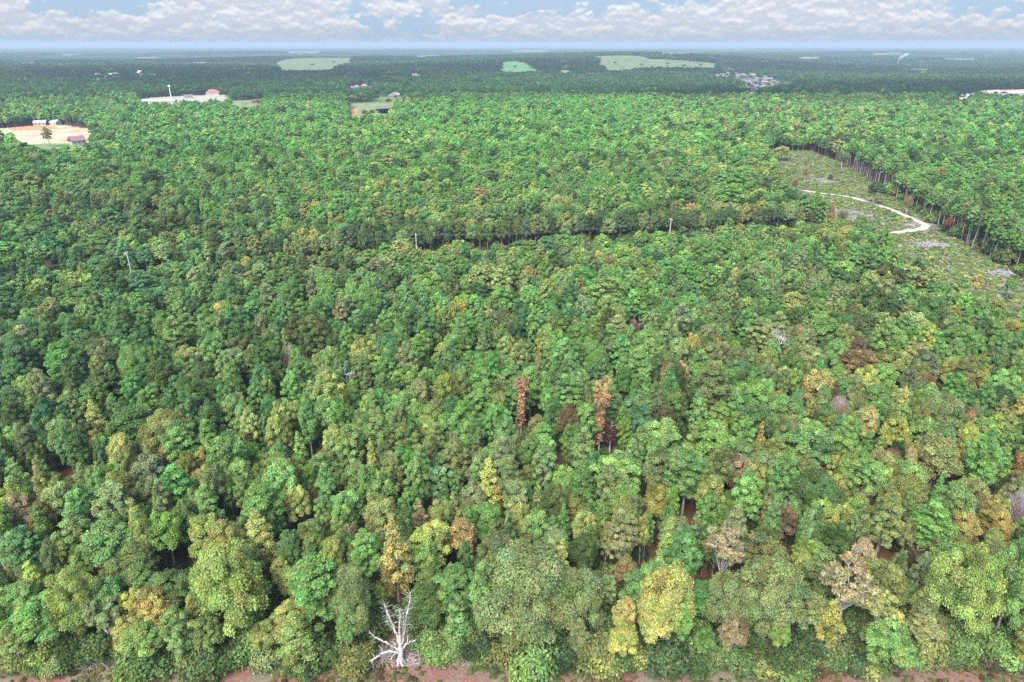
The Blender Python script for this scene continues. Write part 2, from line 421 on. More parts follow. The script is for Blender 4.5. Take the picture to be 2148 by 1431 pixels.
# ------------------------------------------------------------------ foliage builder
def unit(v): return v / (np.linalg.norm(v, axis=1, keepdims=True) + 1e-9)
def leaves(lobes, nleaf, size, r, aspect=1.5, outw=0.95, tvar=0.22, shell=0.55, center=None):
    """lobes: (n,4) x y z radius. Small leaf-cluster quads spread through the outer part of every lobe."""
    lobes = np.asarray(lobes, float)
    wt = lobes[:, 3] ** 2; wt /= wt.sum()
    li = r.choice(len(lobes), int(nleaf * 1.5), p=wt)
    d = unit(r.normal(size=(len(li), 3))); d[:, 2] = np.where(d[:, 2] < -.35, -d[:, 2], d[:, 2])
    q = 1 - shell * r.random(len(li)) ** 1.3 + 0.17 * r.normal(size=len(li))
    P = lobes[li, :3] + d * (lobes[li, 3] * q)[:, None] * np.array([1, 1, .85])
    # drop those buried in other lobes
    D = np.linalg.norm(P[:, None, :] - lobes[None, :, :3], axis=2) / lobes[None, :, 3]
    keep = (D < 0.66).sum(1) == 0
    P, d, li = P[keep][:nleaf], d[keep][:nleaf], li[keep][:nleaf]
    n = len(P)
    if center is not None: d = unit(d + .5 * unit(P - center))
    nrm = unit(d * outw + np.array([0, 0, .55]) + r.normal(size=(n, 3)) * .5)
    t = unit(np.cross(nrm, r.normal(size=(n, 3)))); b = np.cross(nrm, t)
    s = size * (0.6 + .8 * r.random(n)); asp = aspect * (0.8 + .4 * r.random(n))
    k1 = (r.random((n, 1)) - .5) * .5
    v0 = P - t * (s * asp * .5)[:, None]; v2 = P + t * (s * asp * .5)[:, None]
    v1 = P + b * (s * .5)[:, None] + t * k1 * s[:, None] + nrm * (s * .12)[:, None]
    v3 = P - b * (s * .5)[:, None] - t * k1 * s[:, None] - nrm * (s * .1)[:, None]
    vs = np.stack([v0, v1, v2, v3], 1).reshape(-1, 3)
    fs = np.arange(4 * n).reshape(-1, 4)
    lt = 1 + tvar * r.normal(size=(len(lobes), 1)) * .7 + np.concatenate([r.normal(size=(len(lobes), 1)) * .08, r.normal(size=(len(lobes), 1)) * .02, r.normal(size=(len(lobes), 1)) * .07], 1)
    tt = lt[li] * (1 + tvar * r.normal(size=(n, 1))) * (1 + np.array([.09, .03, .07]) * r.normal(size=(n, 3)))
    tt = np.clip(tt, .35, 1.9)
    return vs, fs, np.repeat(tt, 4, 0)
def crown_lobes(kind, r, R=3.5, H=14.0):
    L_ = []
    if kind == 'broad':
        base = H * .30; ch = H - base
        n = 40
        for i in range(n):
            u = (i + .5) / n; th = i * 2.39996 + r.random() * .6
            zz = 1 - 1.25 * u; rr = math.sqrt(max(0, 1 - max(zz, -.2) ** 2)) if zz > 0 else 1 - .3 * abs(zz)
            lr = R * (.17 + .14 * r.random())
            k = .76 + .24 * r.random()
            L_.append((math.cos(th) * rr * (R - lr * .6) * k, math.sin(th) * rr * (R - lr * .6) * k, base + ch * .42 + zz * (ch * .52 - lr * .3) * k, lr))
        L_.append((0, 0, base + ch * .45, R * .5))
    elif kind == 'oak':
        base = H * .16; ch = H - base; n = 74
        for i in range(n):
            u = (i + .5) / n; th = i * 2.39996 + r.random() * .7
            zz = 1 - 1.4 * u; rr = math.sqrt(max(0, 1 - max(zz, -.3) ** 2))
            lr = R * (.13 + .11 * r.random()); k = .78 + .2 * r.random()
            L_.append((math.cos(th) * rr * (R - lr * .6) * k, math.sin(th) * rr * (R - lr * .6) * k, base + ch * .45 + zz * ch * .5 * k, lr))
        for i in range(6):
            L_.append((R * .3 * math.cos(i), R * .3 * math.sin(i * 1.3), base + ch * (.3 + .05 * i), R * .36))
    elif kind == 'pine':
        base = H * .40; ch = H - base; n = 46
        for i in range(n):
            u = i / n; z = H - .5 - u * ch * .95
            prof = (min(1, (u + .05) * 2.6) ** .7) * (1 - .35 * max(0, u - .55) / .45)
            th = i * 2.39996 + r.random() * .5
            rad = R * prof * (.62 + .30 * r.random())
            lr = R * (.15 + .11 * r.random()) * (.85 if u < .1 else 1)
            L_.append((math.cos(th) * rad, math.sin(th) * rad, z + .3 * r.normal(), lr))
            if i % 2 == 0: L_.append((math.cos(th) * rad * .5, math.sin(th) * rad * .5, z + .3, lr * 1.1))
    elif kind == 'tall':
        base = H * .64; n = 26
        for i in range(n):
            u = i / n; th = i * 2.39996 + r.random() * .5; rad = R * min(1, (u + .1) * 2) * (.5 + .4 * r.random())
            L_.append((math.cos(th) * rad, math.sin(th) * rad, H - .5 - u * (H - base), R * (.2 + .12 * r.random())))
    elif kind == 'gum':
        base = H * .25; ch = H - base; n = 44
        for i in range(n):
            u = i / n; z = H - .35 - u * ch
            prof = min(1, .08 + u * 1.5) * (1 - .25 * max(0, u - .75) / .25)
            th = i * 2.39996 + r.random() * .5
            rad = R * prof * (.6 + .3 * r.random()); lr = R * (.16 + .16 * min(1, u * 2)) * (.8 + .4 * r.random())
            L_.append((math.cos(th) * rad, math.sin(th) * rad, z, lr))
    elif kind == 'shrub':
        for i in range(14):
            th = i * 2.39996; rr = math.sqrt(i / 14)
            lr = R * (.3 + .15 * r.random())
            L_.append((math.cos(th) * rr * R * .7, math.sin(th) * rr * R * .7, H * (.55 - .3 * rr) + .15 * r.normal(), lr))
    return np.array(L_)
def trunk_mb(kind, r, R, H, mb=None, mi=0, sides=6, limbs=7):
    mb = mb or MB()
    top = H * {'broad': .78, 'oak': .7, 'pine': .95, 'tall': .95, 'gum': .9, 'shrub': .5, 'bare': .96}[kind]
    r0 = {'broad': .20, 'oak': .42, 'pine': .21, 'tall': .19, 'gum': .15, 'shrub': .06, 'bare': .22}[kind]
    k = 6; zs = np.linspace(-.3, top, k)
    bend = np.cumsum(r.normal(size=(k, 2)) * .14, 0) * (0.5 if kind == 'pine' else 1)
    pts = np.column_stack([bend, zs]); pts[0, :2] = 0
    mb.tube(pts, r0 * np.linspace(1.25, .25, k), sides, mi)
    for i in range(limbs):
        t = .42 + .5 * i / limbs; z = top * t
        c = np.array([np.interp(z, zs, pts[:, 0]), np.interp(z, zs, pts[:, 1]), z])
        th = i * 2.4 + r.random(); ln = R * (.75 if kind != 'gum' else .6) * (1.1 - t * .5)
        dz = ln * (.15 if kind == 'pine' else .7)
        e1 = c + np.array([math.cos(th) * ln * .5, math.sin(th) * ln * .5, dz * .6]); e2 = c + np.array([math.cos(th + .2) * ln, math.sin(th + .2) * ln, dz])
        mb.tube([c, e1, e2], [r0 * .42, r0 * .25, r0 * .08], 4, mi)
    return mb
def merge(vs1, fs1, t1, mb):
    v2 = np.concatenate(mb.v); n1 = len(vs1)
    v = np.concatenate([vs1, v2]); f = [tuple(q) for q in fs1] + [tuple(i + n1 for i in q) for q in mb.f]
    fm = [0] * len(fs1) + [1] * len(mb.f)
    t = np.concatenate([t1, np.ones((len(v2), 3))]); return v, f, fm, t

# twiggy crown for bare trees: thin tapered rods
def twig_crown(r, R, H, n, w, ln=1.1, low=.35):
    P = []; base = H * low
    d = unit(r.normal(size=(n, 3)))
    c = np.array([0, 0, base + (H - base) * .5])
    q = r.random(n) ** .5
    P = c + d * q[:, None] * np.array([R, R, (H - base) * .5]) * .92
    dirs = unit(unit(P - np.array([0, 0, base])) + r.normal(size=(n, 3)) * .35)
    L1 = ln * (0.5 + r.random(n)); side = unit(np.cross(dirs, r.normal(size=(n, 3))))
    side2 = np.cross(dirs, side)
    ww = w * (.6 + .8 * r.random(n))
    a_ = P - dirs * (L1 * .5)[:, None]; b_ = P + dirs * (L1 * .5)[:, None]
    v = np.stack([a_ - side * ww[:, None], a_ + side * ww[:, None], a_ + side2 * ww[:, None], b_], 1).reshape(-1, 3)
    f = []
    for i in range(n):
        k = 4 * i; f += [(k, k + 1, k + 3), (k + 1, k + 2, k + 3), (k + 2, k, k + 3)]
    tt = np.repeat(np.clip(1 + .25 * r.normal(size=(n, 1)), .5, 1.6) * np.ones((1, 3)), 4, 0)
    return v, f, tt

# prototypes: kind -> lod -> list of {'crown','trunk','joined'} meshes
SPEC = {  # R, H, variants, (leaves near, size near, mid.., far..)
    'broad': (3.5, 14, 5, [(15500, .195), (3600, .40), (420, 1.1)], 1.5),
    'pine':  (3.2, 15.5, 5, [(15500, .18), (3600, .37), (420, 1.05)], 2.0),
    'tall':  (2.6, 17, 4, [(6000, .25), (1700, .5), (380, 1.0)], 2.0),
    'gum':   (2.3, 13, 4, [(9500, .175), (2300, .36), (280, 1.0)], 1.3),
    'oak':   (7.5, 16, 4, [(62000, .21), (12000, .46), (900, 1.5)], 1.5),
    'bare':  (3.0, 12.5, 3, [(3200, .022), (900, .055), (260, .12)], 1),
    'shrub': (1.6, 2.0, 3, [(3200, .125), (700, .27), (90, .75)], 1.4),
}
PROTO = {}
for kd, (R0, H0, nv, lods, asp) in SPEC.items():
    PROTO[kd] = []
    for lo, (nl, sz) in enumerate(lods):
        lst = []
        for v_ in range(nv):
            r = np.random.default_rng(100 + 17 * v_ + len(kd) * 7)
            Rv, Hv = R0, H0
            if kd == 'bare':
                vs, fs, tt = twig_crown(r, Rv, Hv, nl, sz, 1.1 if lo == 0 else 1.6)
            else:
                lb = crown_lobes(kd, r, Rv, Hv)
                lb[:, :3] += r.normal(size=(len(lb), 3)) * Rv * .05
                sq = 1 + .18 * r.normal(size=2); lb[:, 0] *= sq[0]; lb[:, 1] *= sq[1]
                vs, fs, tt = leaves(lb, nl, sz, r, asp, center=np.array([0, 0, Hv * .5]), tvar=[.26, .20, .16][lo])
            mb = trunk_mb(kd, r, Rv, Hv, sides=[7, 5, 4][lo], limbs=([12, 6, 3][lo] if kd != 'bare' else [16, 12, 7][lo]))
            ent = {}
            if lo <= 1 :
                ent['crown'] = mesh_from('crown_' + kd, vs, fs, [LEAF], tint=tt)
                ent['trunk'] = mesh_from('trunk_' + kd, np.concatenate(mb.v), mb.f, [BARK if kd != 'bare' else TWIG])
            v2, f2, fm, t2 = merge(vs, fs, tt, mb)
            ent['joined'] = mesh_from('tree_' + kd, v2, f2, [LEAF, BARK if kd not in ('bare', 'tall') else TWIG], fm, t2)
            lst.append(ent)
        PROTO[kd].append(lst)

# ------------------------------------------------------------------ palette (leaf albedo from how the lit leaf looks)
K = 0.66
WARM = ('beige', 'pink', 'orange', 'gold', 'rust', 'brown', 'mauve', 'plum', 'yellow')
PAL = {k: srgb(c) * K * np.array([1.04, 1, .80] if k in WARM else [1.20, .97, .55]) + .007 for k, c in {
    'bluegreen': (78, 136, 86), 'deep': (76, 116, 62), 'pine': (96, 156, 74), 'mint': (106, 158, 86), 'emerald': (84, 152, 60),
    'green': (104, 154, 78), 'olive': (126, 148, 78), 'grey': (112, 144, 94), 'dark': (66, 104, 66), 'lime': (128, 168, 78),
    'ygreen': (146, 168, 84), 'yellow': (192, 184, 84), 'gold': (176, 156, 84), 'brown': (136, 118, 84), 'orange': (198, 148, 104),
    'rust': (158, 96, 74), 'pink': (184, 126, 108), 'beige': (186, 176, 128), 'mauve': (168, 152, 156), 'plum': (120, 84, 80)}.items()}
def soften(c):
    g_ = c @ np.array([.25, .60, .15]); return c * .78 + g_ * .22
PAL = {k: soften(v) * (1.06 if k not in ('orange', 'rust', 'gold', 'pink', 'yellow', 'beige', 'plum', 'brown') else .70) for k, v in PAL.items()}
CNAME = {'bluegreen': 'blue-green', 'deep': 'deep green', 'pine': 'fresh green', 'mint': 'mint green', 'emerald': 'emerald green', 'green': 'mid green',
         'olive': 'olive green', 'grey': 'grey-green', 'dark': 'dark green', 'lime': 'lime green', 'ygreen': 'yellow-green', 'yellow': 'bright yellow', 'gold': 'golden',
         'brown': 'brownish', 'orange': 'orange', 'rust': 'rusty red', 'pink': 'salmon pink', 'beige': 'pale beige', 'mauve': 'greyish mauve', 'plum': 'dull plum'}
# anchors in the photograph: position -> kinds mix (broad, pine, gum, bare) and colour weights
ANCH = [
 ((100, 650), (.35, .60, .03, .02), dict(bluegreen=6, deep=3, pine=2, green=1, grey=1)),
 ((350, 780), (.35, .55, .07, .03), dict(bluegreen=5, deep=3, pine=2, green=2, grey=1, ygreen=.3)),
 ((250, 980), (.55, .25, .15, .05), dict(grey=3, deep=2, green=3, olive=2, ygreen=1.2, brown=.4)),
 ((620, 820), (.50, .35, .11, .04), dict(green=3, bluegreen=2, deep=2, grey=2, olive=1.5, ygreen=.7)),
 ((650, 600), (.45, .50, .03, .02), dict(bluegreen=5, pine=3, deep=2, grey=1.5, green=1)),
 ((200, 440), (.65, .30, .03, .02), dict(bluegreen=3, green=3, dark=2, grey=2, pine=2)),
 ((150, 360), (.70, .27, .02, .01), dict(dark=3, bluegreen=3, green=2, olive=1, emerald=1)),
 ((600, 400), (.60, .30, .08, .02), dict(green=4, olive=2, ygreen=1.5, emerald=2, deep=1.5)),
 ((500, 260), (.30, .68, .02, .00), dict(emerald=7, pine=3, dark=.8, green=1)),
 ((450, 330), (.45, .53, .02, .00), dict(emerald=4, bluegreen=3, dark=2, green=2)),
 ((1100, 250), (.15, .84, .01, .00), dict(emerald=8, pine=3, dark=1)),
 ((1100, 330), (.35, .60, .05, .00), dict(emerald=5, pine=2, lime=1.2, dark=1.8, gold=.2)),
 ((1000, 390), (.50, .35, .14, .01), dict(emerald=3, green=3, lime=2, ygreen=1.6, deep=1.5, gold=.5)),
 ((1350, 420), (.55, .30, .14, .01), dict(emerald=3, green=3, lime=2, ygreen=1.2, deep=2, gold=.5)),
 ((1500, 370), (.65, .30, .04, .01), dict(green=3, olive=3, lime=1, dark=2, ygreen=1)),
 ((1600, 260), (.65, .33, .02, .00), dict(emerald=3, dark=2, lime=1, green=2, ygreen=.8, gold=.5)),
 ((1950, 260), (.55, .44, .01, .00), dict(emerald=5, dark=2, lime=1, gold=.9, green=2)),
 ((2050, 340), (.55, .40, .04, .01), dict(emerald=5, green=3, dark=2, gold=.6, ygreen=1)),
 ((2050, 450), (.40, .58, .01, .01), dict(emerald=3, green=3, deep=3, dark=2)),
 ((1750, 290), (.75, .20, .03, .02), dict(grey=3, olive=3, green=1, gold=1, dark=1.5)),
 ((1000, 500), (.70, .20, .06, .04), dict(grey=3, green=2, olive=2, bluegreen=2, ygreen=.8)),
 ((1400, 520), (.50, .46, .02, .02), dict(pine=4, bluegreen=2, deep=2, grey=1.5, green=2)),
 ((1250, 650), (.55, .38, .04, .03), dict(green=3, pine=3, grey=2, olive=1.5, deep=1.5)),
 ((900, 680), (.50, .45, .03, .02), dict(pine=3, green=3, bluegreen=2, deep=2, grey=2)),
 ((1700, 560), (.60, .36, .03, .01), dict(green=4, pine=3, emerald=1, deep=2, olive=2)),
 ((1850, 680), (.72, .16, .09, .03), dict(olive=4, green=3, lime=1.5, ygreen=1, brown=.8, grey=1.5)),
 ((1350, 780), (.40, .52, .05, .03), dict(pine=4, bluegreen=2, green=3, deep=2, grey=1)),
 ((950, 830), (.55, .33, .08, .04), dict(green=3, pine=2, grey=2.5, olive=1.5, deep=1.5, ygreen=.5)),
 ((1700, 800), (.62, .12, .20, .06), dict(olive=4, grey=2, green=2, ygreen=2, gold=.5, beige=.4, brown=.6)),
 ((2050, 850), (.74, .10, .13, .03), dict(olive=3, green=3, grey=2.5, ygreen=1.2, gold=.3, dark=1)),
 ((1900, 1020), (.66, .10, .19, .05), dict(olive=3, green=3, grey=2, ygreen=1.6, brown=.8, gold=.3)),
 ((1500, 960), (.60, .22, .13, .05), dict(green=3, grey=2, pine=2, olive=2, mint=1, ygreen=.7)),
 ((1300, 1080), (.42, .40, .15, .03), dict(mint=3, pine=3, green=3, grey=1, olive=1.5, ygreen=1)),
 ((900, 1050), (.50, .30, .16, .04), dict(mint=2, green=3, olive=2, grey=2, ygreen=1.2, deep=1)),
 ((550, 1080), (.55, .35, .07, .03), dict(green=3, mint=2.5, grey=2, pine=2, olive=1)),
 ((150, 1180), (.65, .18, .15, .02), dict(green=3, grey=2.5, olive=2, mint=1.2, ygreen=.9)),
 ((120, 1320), (.60, .10, .28, .02), dict(lime=2, green=3, olive=2.5, grey=1.5, ygreen=1.5)),
 ((600, 1200), (.50, .15, .32, .03), dict(green=3, olive=2, grey=2, ygreen=1.8, lime=1, deep=1)),
 ((1000, 1250), (.60, .15, .22, .03), dict(green=3, olive=2, ygreen=1.2, grey=2, deep=1.5)),
 ((1300, 1200), (.55, .15, .27, .03), dict(green=3, olive=3, ygreen=1.2, grey=1, deep=1.5)),
 ((1650, 1200), (.62, .08, .25, .05), dict(olive=3, ygreen=2.2, green=2, grey=1.5, beige=.7, brown=.5)),
 ((1950, 1180), (.65, .08, .23, .04), dict(olive=3, green=3, ygreen=2, dark=1.2, brown=.5, grey=1.2)),
 ((1500, 1360), (.80, .05, .12, .03), dict(grey=3, olive=3, green=2, gold=.3)),
 ((1850, 1370), (.75, .05, .17, .03), dict(olive=3, green=3, lime=1, ygreen=.8, grey=1)),
]
A_xy = np.array([a_[0] for a_ in ANCH], float)
KINDS4 = ['broad', 'pine', 'gum', 'bare']
A_k = np.array([a_[1] for a_ in ANCH]); A_k /= A_k.sum(1, keepdims=True)
CK = list(PAL)
A_c = np.array([[a_[2].get(k, 0) for k in CK] for a_ in ANCH]); A_c = A_c / A_c.sum(1, keepdims=True)
def mixture(px, py, r):
    sy = 55 + 0.16 * max(py, 200)
    d = ((A_xy[:, 0] - px) / (sy * 1.5)) ** 2 + ((A_xy[:, 1] - py) / sy) ** 2
    w = np.exp(-d * .9) + 1e-9 / (1 + d); w /= w.sum()
    return r.choice(4, p=(w @ A_k)), CK[r.choice(len(CK), p=(w @ A_c) / (w @ A_c).sum())]

# ------------------------------------------------------------------ placement of the wood
def wline(px1, py1, px2, py2, z=0): return G(px1, py1, z)[:2], G(px2, py2, z)[:2]
# power-line corridor through the three pole positions
POLES_PX = [(265, 528, 14.0), (872, 490, 14.0), (1408, 458, 14.0)]
POLES = [G(px, py, h) for px, py, h in POLES_PX]
pa, pb = POLES[0][:2], POLES[2][:2]; pdv = (pb - pa) / np.linalg.norm(pb - pa)
EXT = [pa - pdv * 190, pa, POLES[1][:2], pb, pb + pdv * 90]
def seg_dist(x, y, a_, b_):
    d = b_ - a_; t = ((x - a_[0]) * d[0] + (y - a_[1]) * d[1]) / (d @ d); t = min(1, max(0, t))
    return math.hypot(x - a_[0] - t * d[0], y - a_[1] - t * d[1])
road_segs = [(np.array(roadL[i]), np.array(roadL[i + 1])) for i in range(len(roadL) - 1)]
SNAG_Y = 74.6
snag_xy = V(840, 1405, SNAG_Y)[:2]

# hand-placed trees: (px, py of the middle of the visible crown, crown width px, height m, kind, colour, label, short name)
SPECIAL = [
 (440, 1290, 170, 19, 'oak', 'lime', 'huge light green tree with billowing crown at the wood edge', 'huge light green tree', 'broadleaf_tree'),
 (650, 1300, 118, 17, 'pine', 'pine', 'tall full green pine between the huge light green tree and the white snag', 'edge pine', 'pine_tree'),
 (715, 1330, 105, 16, 'oak', 'grey', 'grey-green bushy tree leaning over the edge pine, near the white snag', None, 'broadleaf_tree'),
 (1105, 1300, 250, 17, 'oak', 'grey', 'widest dark grey-green oak at the wood edge, beside the snag', 'widest grey-green oak', 'oak_tree'),
 (1010, 1290, 70, 17, 'pine', 'mint', 'narrow mint green pine hugging the side of the widest oak', None, 'pine_tree'),
 (1215, 1350, 150, 14, 'oak', 'grey', 'low grey-green oak touching the widest oak at the wood edge', None, 'oak_tree'),
 (1400, 1260, 130, 15, 'oak', 'ygreen', 'broad yellowish tree behind the white lichen-covered branches', None, 'broadleaf_tree'),
 (1640, 1310, 165, 16, 'oak', 'grey', 'wide feathery grey-green oak at the wood edge', 'feathery oak', 'oak_tree'),
 (1560, 1350, 110, 14, 'oak', 'grey', 'grey-green oak with dead white twigs inside its crown', None, 'oak_tree'),
 (2055, 1270, 150, 18, 'oak', 'lime', 'large bright green tree with hanging sprays at the wood edge', 'large bright green tree', 'broadleaf_tree'),
 (2130, 1230, 110, 20, 'oak', 'mint', 'tallest mint green tree at the end of the wood edge', 'tallest mint green tree', 'broadleaf_tree'),
 (100, 1330, 110, 15, 'oak', 'lime', 'bushy lime tree at the start of the wood edge', 'bushy lime tree', 'broadleaf_tree'),
 (318, 1278, 80, 10, 'broad', 'yellow', 'leaning vivid yellow-green tree beside the huge light green tree', 'vivid yellow tree', 'broadleaf_tree'),
 (585, 1375, 90, 9, 'broad', 'ygreen', 'low weeping yellowish tree at the wood edge', 'weeping yellowish tree', 'broadleaf_tree'),
 (828, 1165, 62, 19, 'gum', 'yellow', 'tall golden yellow sweetgum standing behind the white snag', 'golden sweetgum', 'sweetgum_tree'),
 (1400, 1150, 46, 17, 'gum', 'lime', 'tall lime green spire beside a dark gap', 'lime green spire', 'sweetgum_tree'),
 (1178, 1190, 46, 15, 'gum', 'ygreen', 'yellow-green spire behind the widest oak', 'yellow-green spire', 'sweetgum_tree'),
 (970, 1135, 60, 14, 'broad', 'gold', 'round tan-topped tree behind the widest oak', 'tan-topped tree', 'broadleaf_tree'),
 (290, 1105, 42, 16, 'gum', 'ygreen', 'bright yellow-green sweetgum, the taller of two together', 'bright sweetgum', 'sweetgum_tree'),
 (335, 1118, 36, 13, 'gum', 'lime', 'lime sweetgum, the shorter of two together', None, 'sweetgum_tree'),
 (1655, 1000, 24, 14, 'gum', 'lime', 'slim acid green spire among olive crowns', 'slim acid green spire', 'sweetgum_tree'),
 (1093, 850, 21, 16, 'deadpine', 'orange', 'dead orange-brown pine, the taller of two rusty columns', 'orange dead pine', 'dead_pine'),
 (1259, 885, 22, 16, 'deadpine', 'orange', 'dead orange-brown pine with a forked top, nearer the clearing', 'forked dead pine', 'dead_pine'),
 (680, 967, 26, 9, 'broad', 'orange', 'small brick-orange tree beside a pale twiggy crown', 'brick-orange tree', 'broadleaf_tree'),
 (390, 932, 36, 11, 'broad', 'gold', 'gold-brown tree beside a yellow crown', 'gold-brown tree', 'broadleaf_tree'),
 (338, 1002, 34, 9, 'broad', 'rust', 'rusty red tree between grey-green crowns', 'rusty red tree', 'broadleaf_tree'),
 (266, 997, 28, 9, 'broad', 'rust', 'brown-red tree beside a yellow-green sweetgum', None, 'broadleaf_tree'),
 (478, 836, 15, 10, 'gum', 'orange', 'tiny orange cone among blue-green pines', 'tiny orange cone', 'broadleaf_tree'),
 (205, 938, 44, 11, 'broad', 'yellow', 'yellow arching tree hugging a dark green crown', 'yellow arching tree', 'broadleaf_tree'),
 (222, 948, 52, 12, 'broad', 'emerald', 'glossy dark green tree inside the yellow arch', None, 'broadleaf_tree'),
 (475, 668, 66, 14, 'broad', 'yellow', 'biggest bright yellow dome-shaped crown in the wood', 'yellow dome tree', 'broadleaf_tree'),
 (668, 903, 30, 11, 'broad', 'yellow', 'small yellow crown in the middle of the wood', 'small yellow crown', 'broadleaf_tree'),
 (1594, 925, 24, 13, 'gum', 'yellow', 'narrow lemon yellow tree beside a bare beige one', 'lemon yellow tree', 'sweetgum_tree'),
 (1660, 922, 40, 12, 'bare', 'beige', 'bare beige-grey tree beside the lemon yellow one', 'bare beige tree', 'bare_tree'),
 (1578, 892, 30, 11, 'bare', 'mauve', 'bare mauve-grey tree behind the lemon yellow one', None, 'bare_tree'),
 (1472, 890, 26, 10, 'bare', 'mauve', 'small bare mauve tree among green crowns', None, 'bare_tree'),
 (948, 942, 36, 12, 'bare', 'beige', 'bare pale beige tree in the middle of the wood', 'pale beige tree', 'bare_tree'),
 (2136, 795, 32, 12, 'broad', 'yellow', 'pure yellow crown behind a large grey oak', 'pure yellow crown', 'broadleaf_tree'),
 (2030, 890, 24, 10, 'broad', 'orange', 'bright orange-yellow little tree beside a large grey oak', 'bright orange little tree', 'broadleaf_tree'),
 (1618, 633, 22, 12, 'broad', 'yellow', 'lemon coloured crown below the clearing', 'lemon crown', 'broadleaf_tree'),
 (2048, 595, 26, 11, 'broad', 'yellow', 'mustard yellow bushy tree at the clearing edge', 'mustard bushy tree', 'broadleaf_tree'),
 (1960, 1165, 32, 10, 'bare', 'pink', 'salmon pink bare tree among green crowns', 'salmon bare tree', 'bare_tree'),
 (1868, 972, 34, 10, 'broad', 'pink', 'pinkish red crown among olive trees', 'pinkish red crown', 'broadleaf_tree'),
 (1840, 955, 36, 11, 'broad', 'brown', 'brown crown beside the pinkish red one', None, 'broadleaf_tree'),
 (1738, 985, 30, 10, 'broad', 'rust', 'rust-brown crown between yellow-green sweetgums', 'rust-brown crown', 'broadleaf_tree'),
 (1927, 1050, 20, 10, 'broad', 'rust', 'small brick red crown in a gap', None, 'broadleaf_tree'),
 (1640, 1100, 56, 11, 'broad', 'brown', 'brown withering tree beside a yellow-green crown', 'brown withering tree', 'broadleaf_tree'),
 (1800, 1065, 66, 11, 'bare', 'plum', 'dull plum-brown twiggy tree in front of a round oak', 'plum-brown twiggy tree', 'bare_tree'),
 (1975, 875, 110, 15, 'oak', 'grey', 'large grey-green oak with a broad mottled crown', 'large grey oak', 'oak_tree'),
 (1712, 1042, 108, 15, 'oak', 'deep', 'large round deep green oak in the middle of the olive trees', 'round deep green oak', 'oak_tree'),
 (1500, 805, 100, 15, 'oak', 'pine', 'large fresh green oak beyond the forked dead pine', 'large fresh green oak', 'oak_tree'),
 (350, 915, 115, 15, 'oak', 'olive', 'wide olive oak beside the gold-brown tree', 'wide olive oak', 'oak_tree'),
 (815, 745, 80, 16, 'oak', 'bluegreen', 'large blue-green crown beyond the small yellow crown', 'large blue-green crown', 'broadleaf_tree'),
 (290, 770, 72, 16, 'oak', 'mint', 'billowing mint green tree among blue-green pines', 'billowing mint tree', 'broadleaf_tree'),
 (765, 645, 76, 17, 'oak', 'pine', 'big fresh green tree with a tall dome near the power line', 'big fresh dome tree', 'broadleaf_tree'),
 (880, 330, 19, 13, 'broad', 'pink', 'salmon pink crown beyond the power line', 'salmon pink crown', 'broadleaf_tree'),
 (1047, 320, 17, 14, 'gum', 'pink', 'pink-red upright crown in the far green stand', 'pink-red upright crown', 'broadleaf_tree'),
 (54, 432, 24, 13, 'broad', 'pink', 'peach coloured tree at the edge of the small clearing', 'peach tree', 'broadleaf_tree'),
 (143, 418, 38, 13, 'bare', 'mauve', 'wide mauve-grey bare tree behind the gravel road', 'mauve bare tree', 'bare_tree'),
 (1603, 272, 32, 14, 'broad', 'yellow', 'acid yellow-green round crown in the far wood', 'acid round crown', 'broadleaf_tree'),
 (1640, 318, 36, 12, 'broad', 'ygreen', 'flat yellow-green crown at the head of the clearing', 'flat yellow crown', 'broadleaf_tree'),
 (1835, 345, 30, 13, 'broad', 'gold', 'golden orange crown beyond the clearing', 'golden orange crown', 'broadleaf_tree'),
 (1495, 250, 26, 14, 'broad', 'gold', 'orange-gold crown in the far wood', None, 'broadleaf_tree'),
 (538, 215, 22, 14, 'broad', 'orange', 'orange-brown tree beside the far lot', None, 'broadleaf_tree'),
 (740, 505, 38, 11, 'bare', 'mauve', 'bare mauve-grey tree in front of the wires', 'bare tree at the wires', 'bare_tree'),
 (935, 487, 36, 10, 'bare', 'beige', 'pale bare tree behind the power line', None, 'bare_tree'),
 (1015, 550, 28, 9, 'broad', 'pink', 'dull red crown in front of the power line', 'dull red crown', 'broadleaf_tree'),
 (1118, 548, 30, 9, 'bare', 'mauve', 'white-grey bare crown near the dull red one', None, 'bare_tree'),
 (830, 684, 32, 10, 'bare', 'mauve', 'purple-grey bare tree in front of the big fresh dome tree', 'purple-grey tree', 'bare_tree'),
 (748, 778, 34, 9, 'bare', 'mauve', 'low pinkish-white bare tree among pines', None, 'bare_tree'),
 (718, 957, 32, 9, 'bare', 'mauve', 'pale pink twiggy crown beside the brick-orange tree', None, 'bare_tree'),
 (1640, 700, 24, 12, 'bare', 'mauve', 'upright bare grey tree among olive crowns', 'upright bare tree', 'bare_tree'),
 (1715, 750, 44, 8, 'bare', 'mauve', 'spreading white-grey bare crown under olive trees', None, 'bare_tree'),
 (1990, 470, 26, 8, 'broad', 'rust', 'scarlet bushy tree at the foot of the tree wall beside the track', 'scarlet bushy tree', 'broadleaf_tree'),
 (1840, 400, 40, 14, 'broad', 'dark', 'lone dark tree standing beside the pale track', 'lone track tree', 'broadleaf_tree'),
 (98, 283, 19, 17, 'pine', 'olive', 'lone pine standing in the sand clearing', 'lone sand pine', 'pine_tree'),
 (780, 236, 12, 9, 'broad', 'dark', 'small dark tree standing in the dry far field', None, 'broadleaf_tree'),
 (1985, 620, 70, 12, 'broad', 'lime', 'spiky lime tree cluster below the clearing', None, 'broadleaf_tree'),
 (1720, 640, 62, 14, 'broad', 'emerald', 'vivid green crown among olive trees below the clearing', 'vivid green crown', 'broadleaf_tree'),
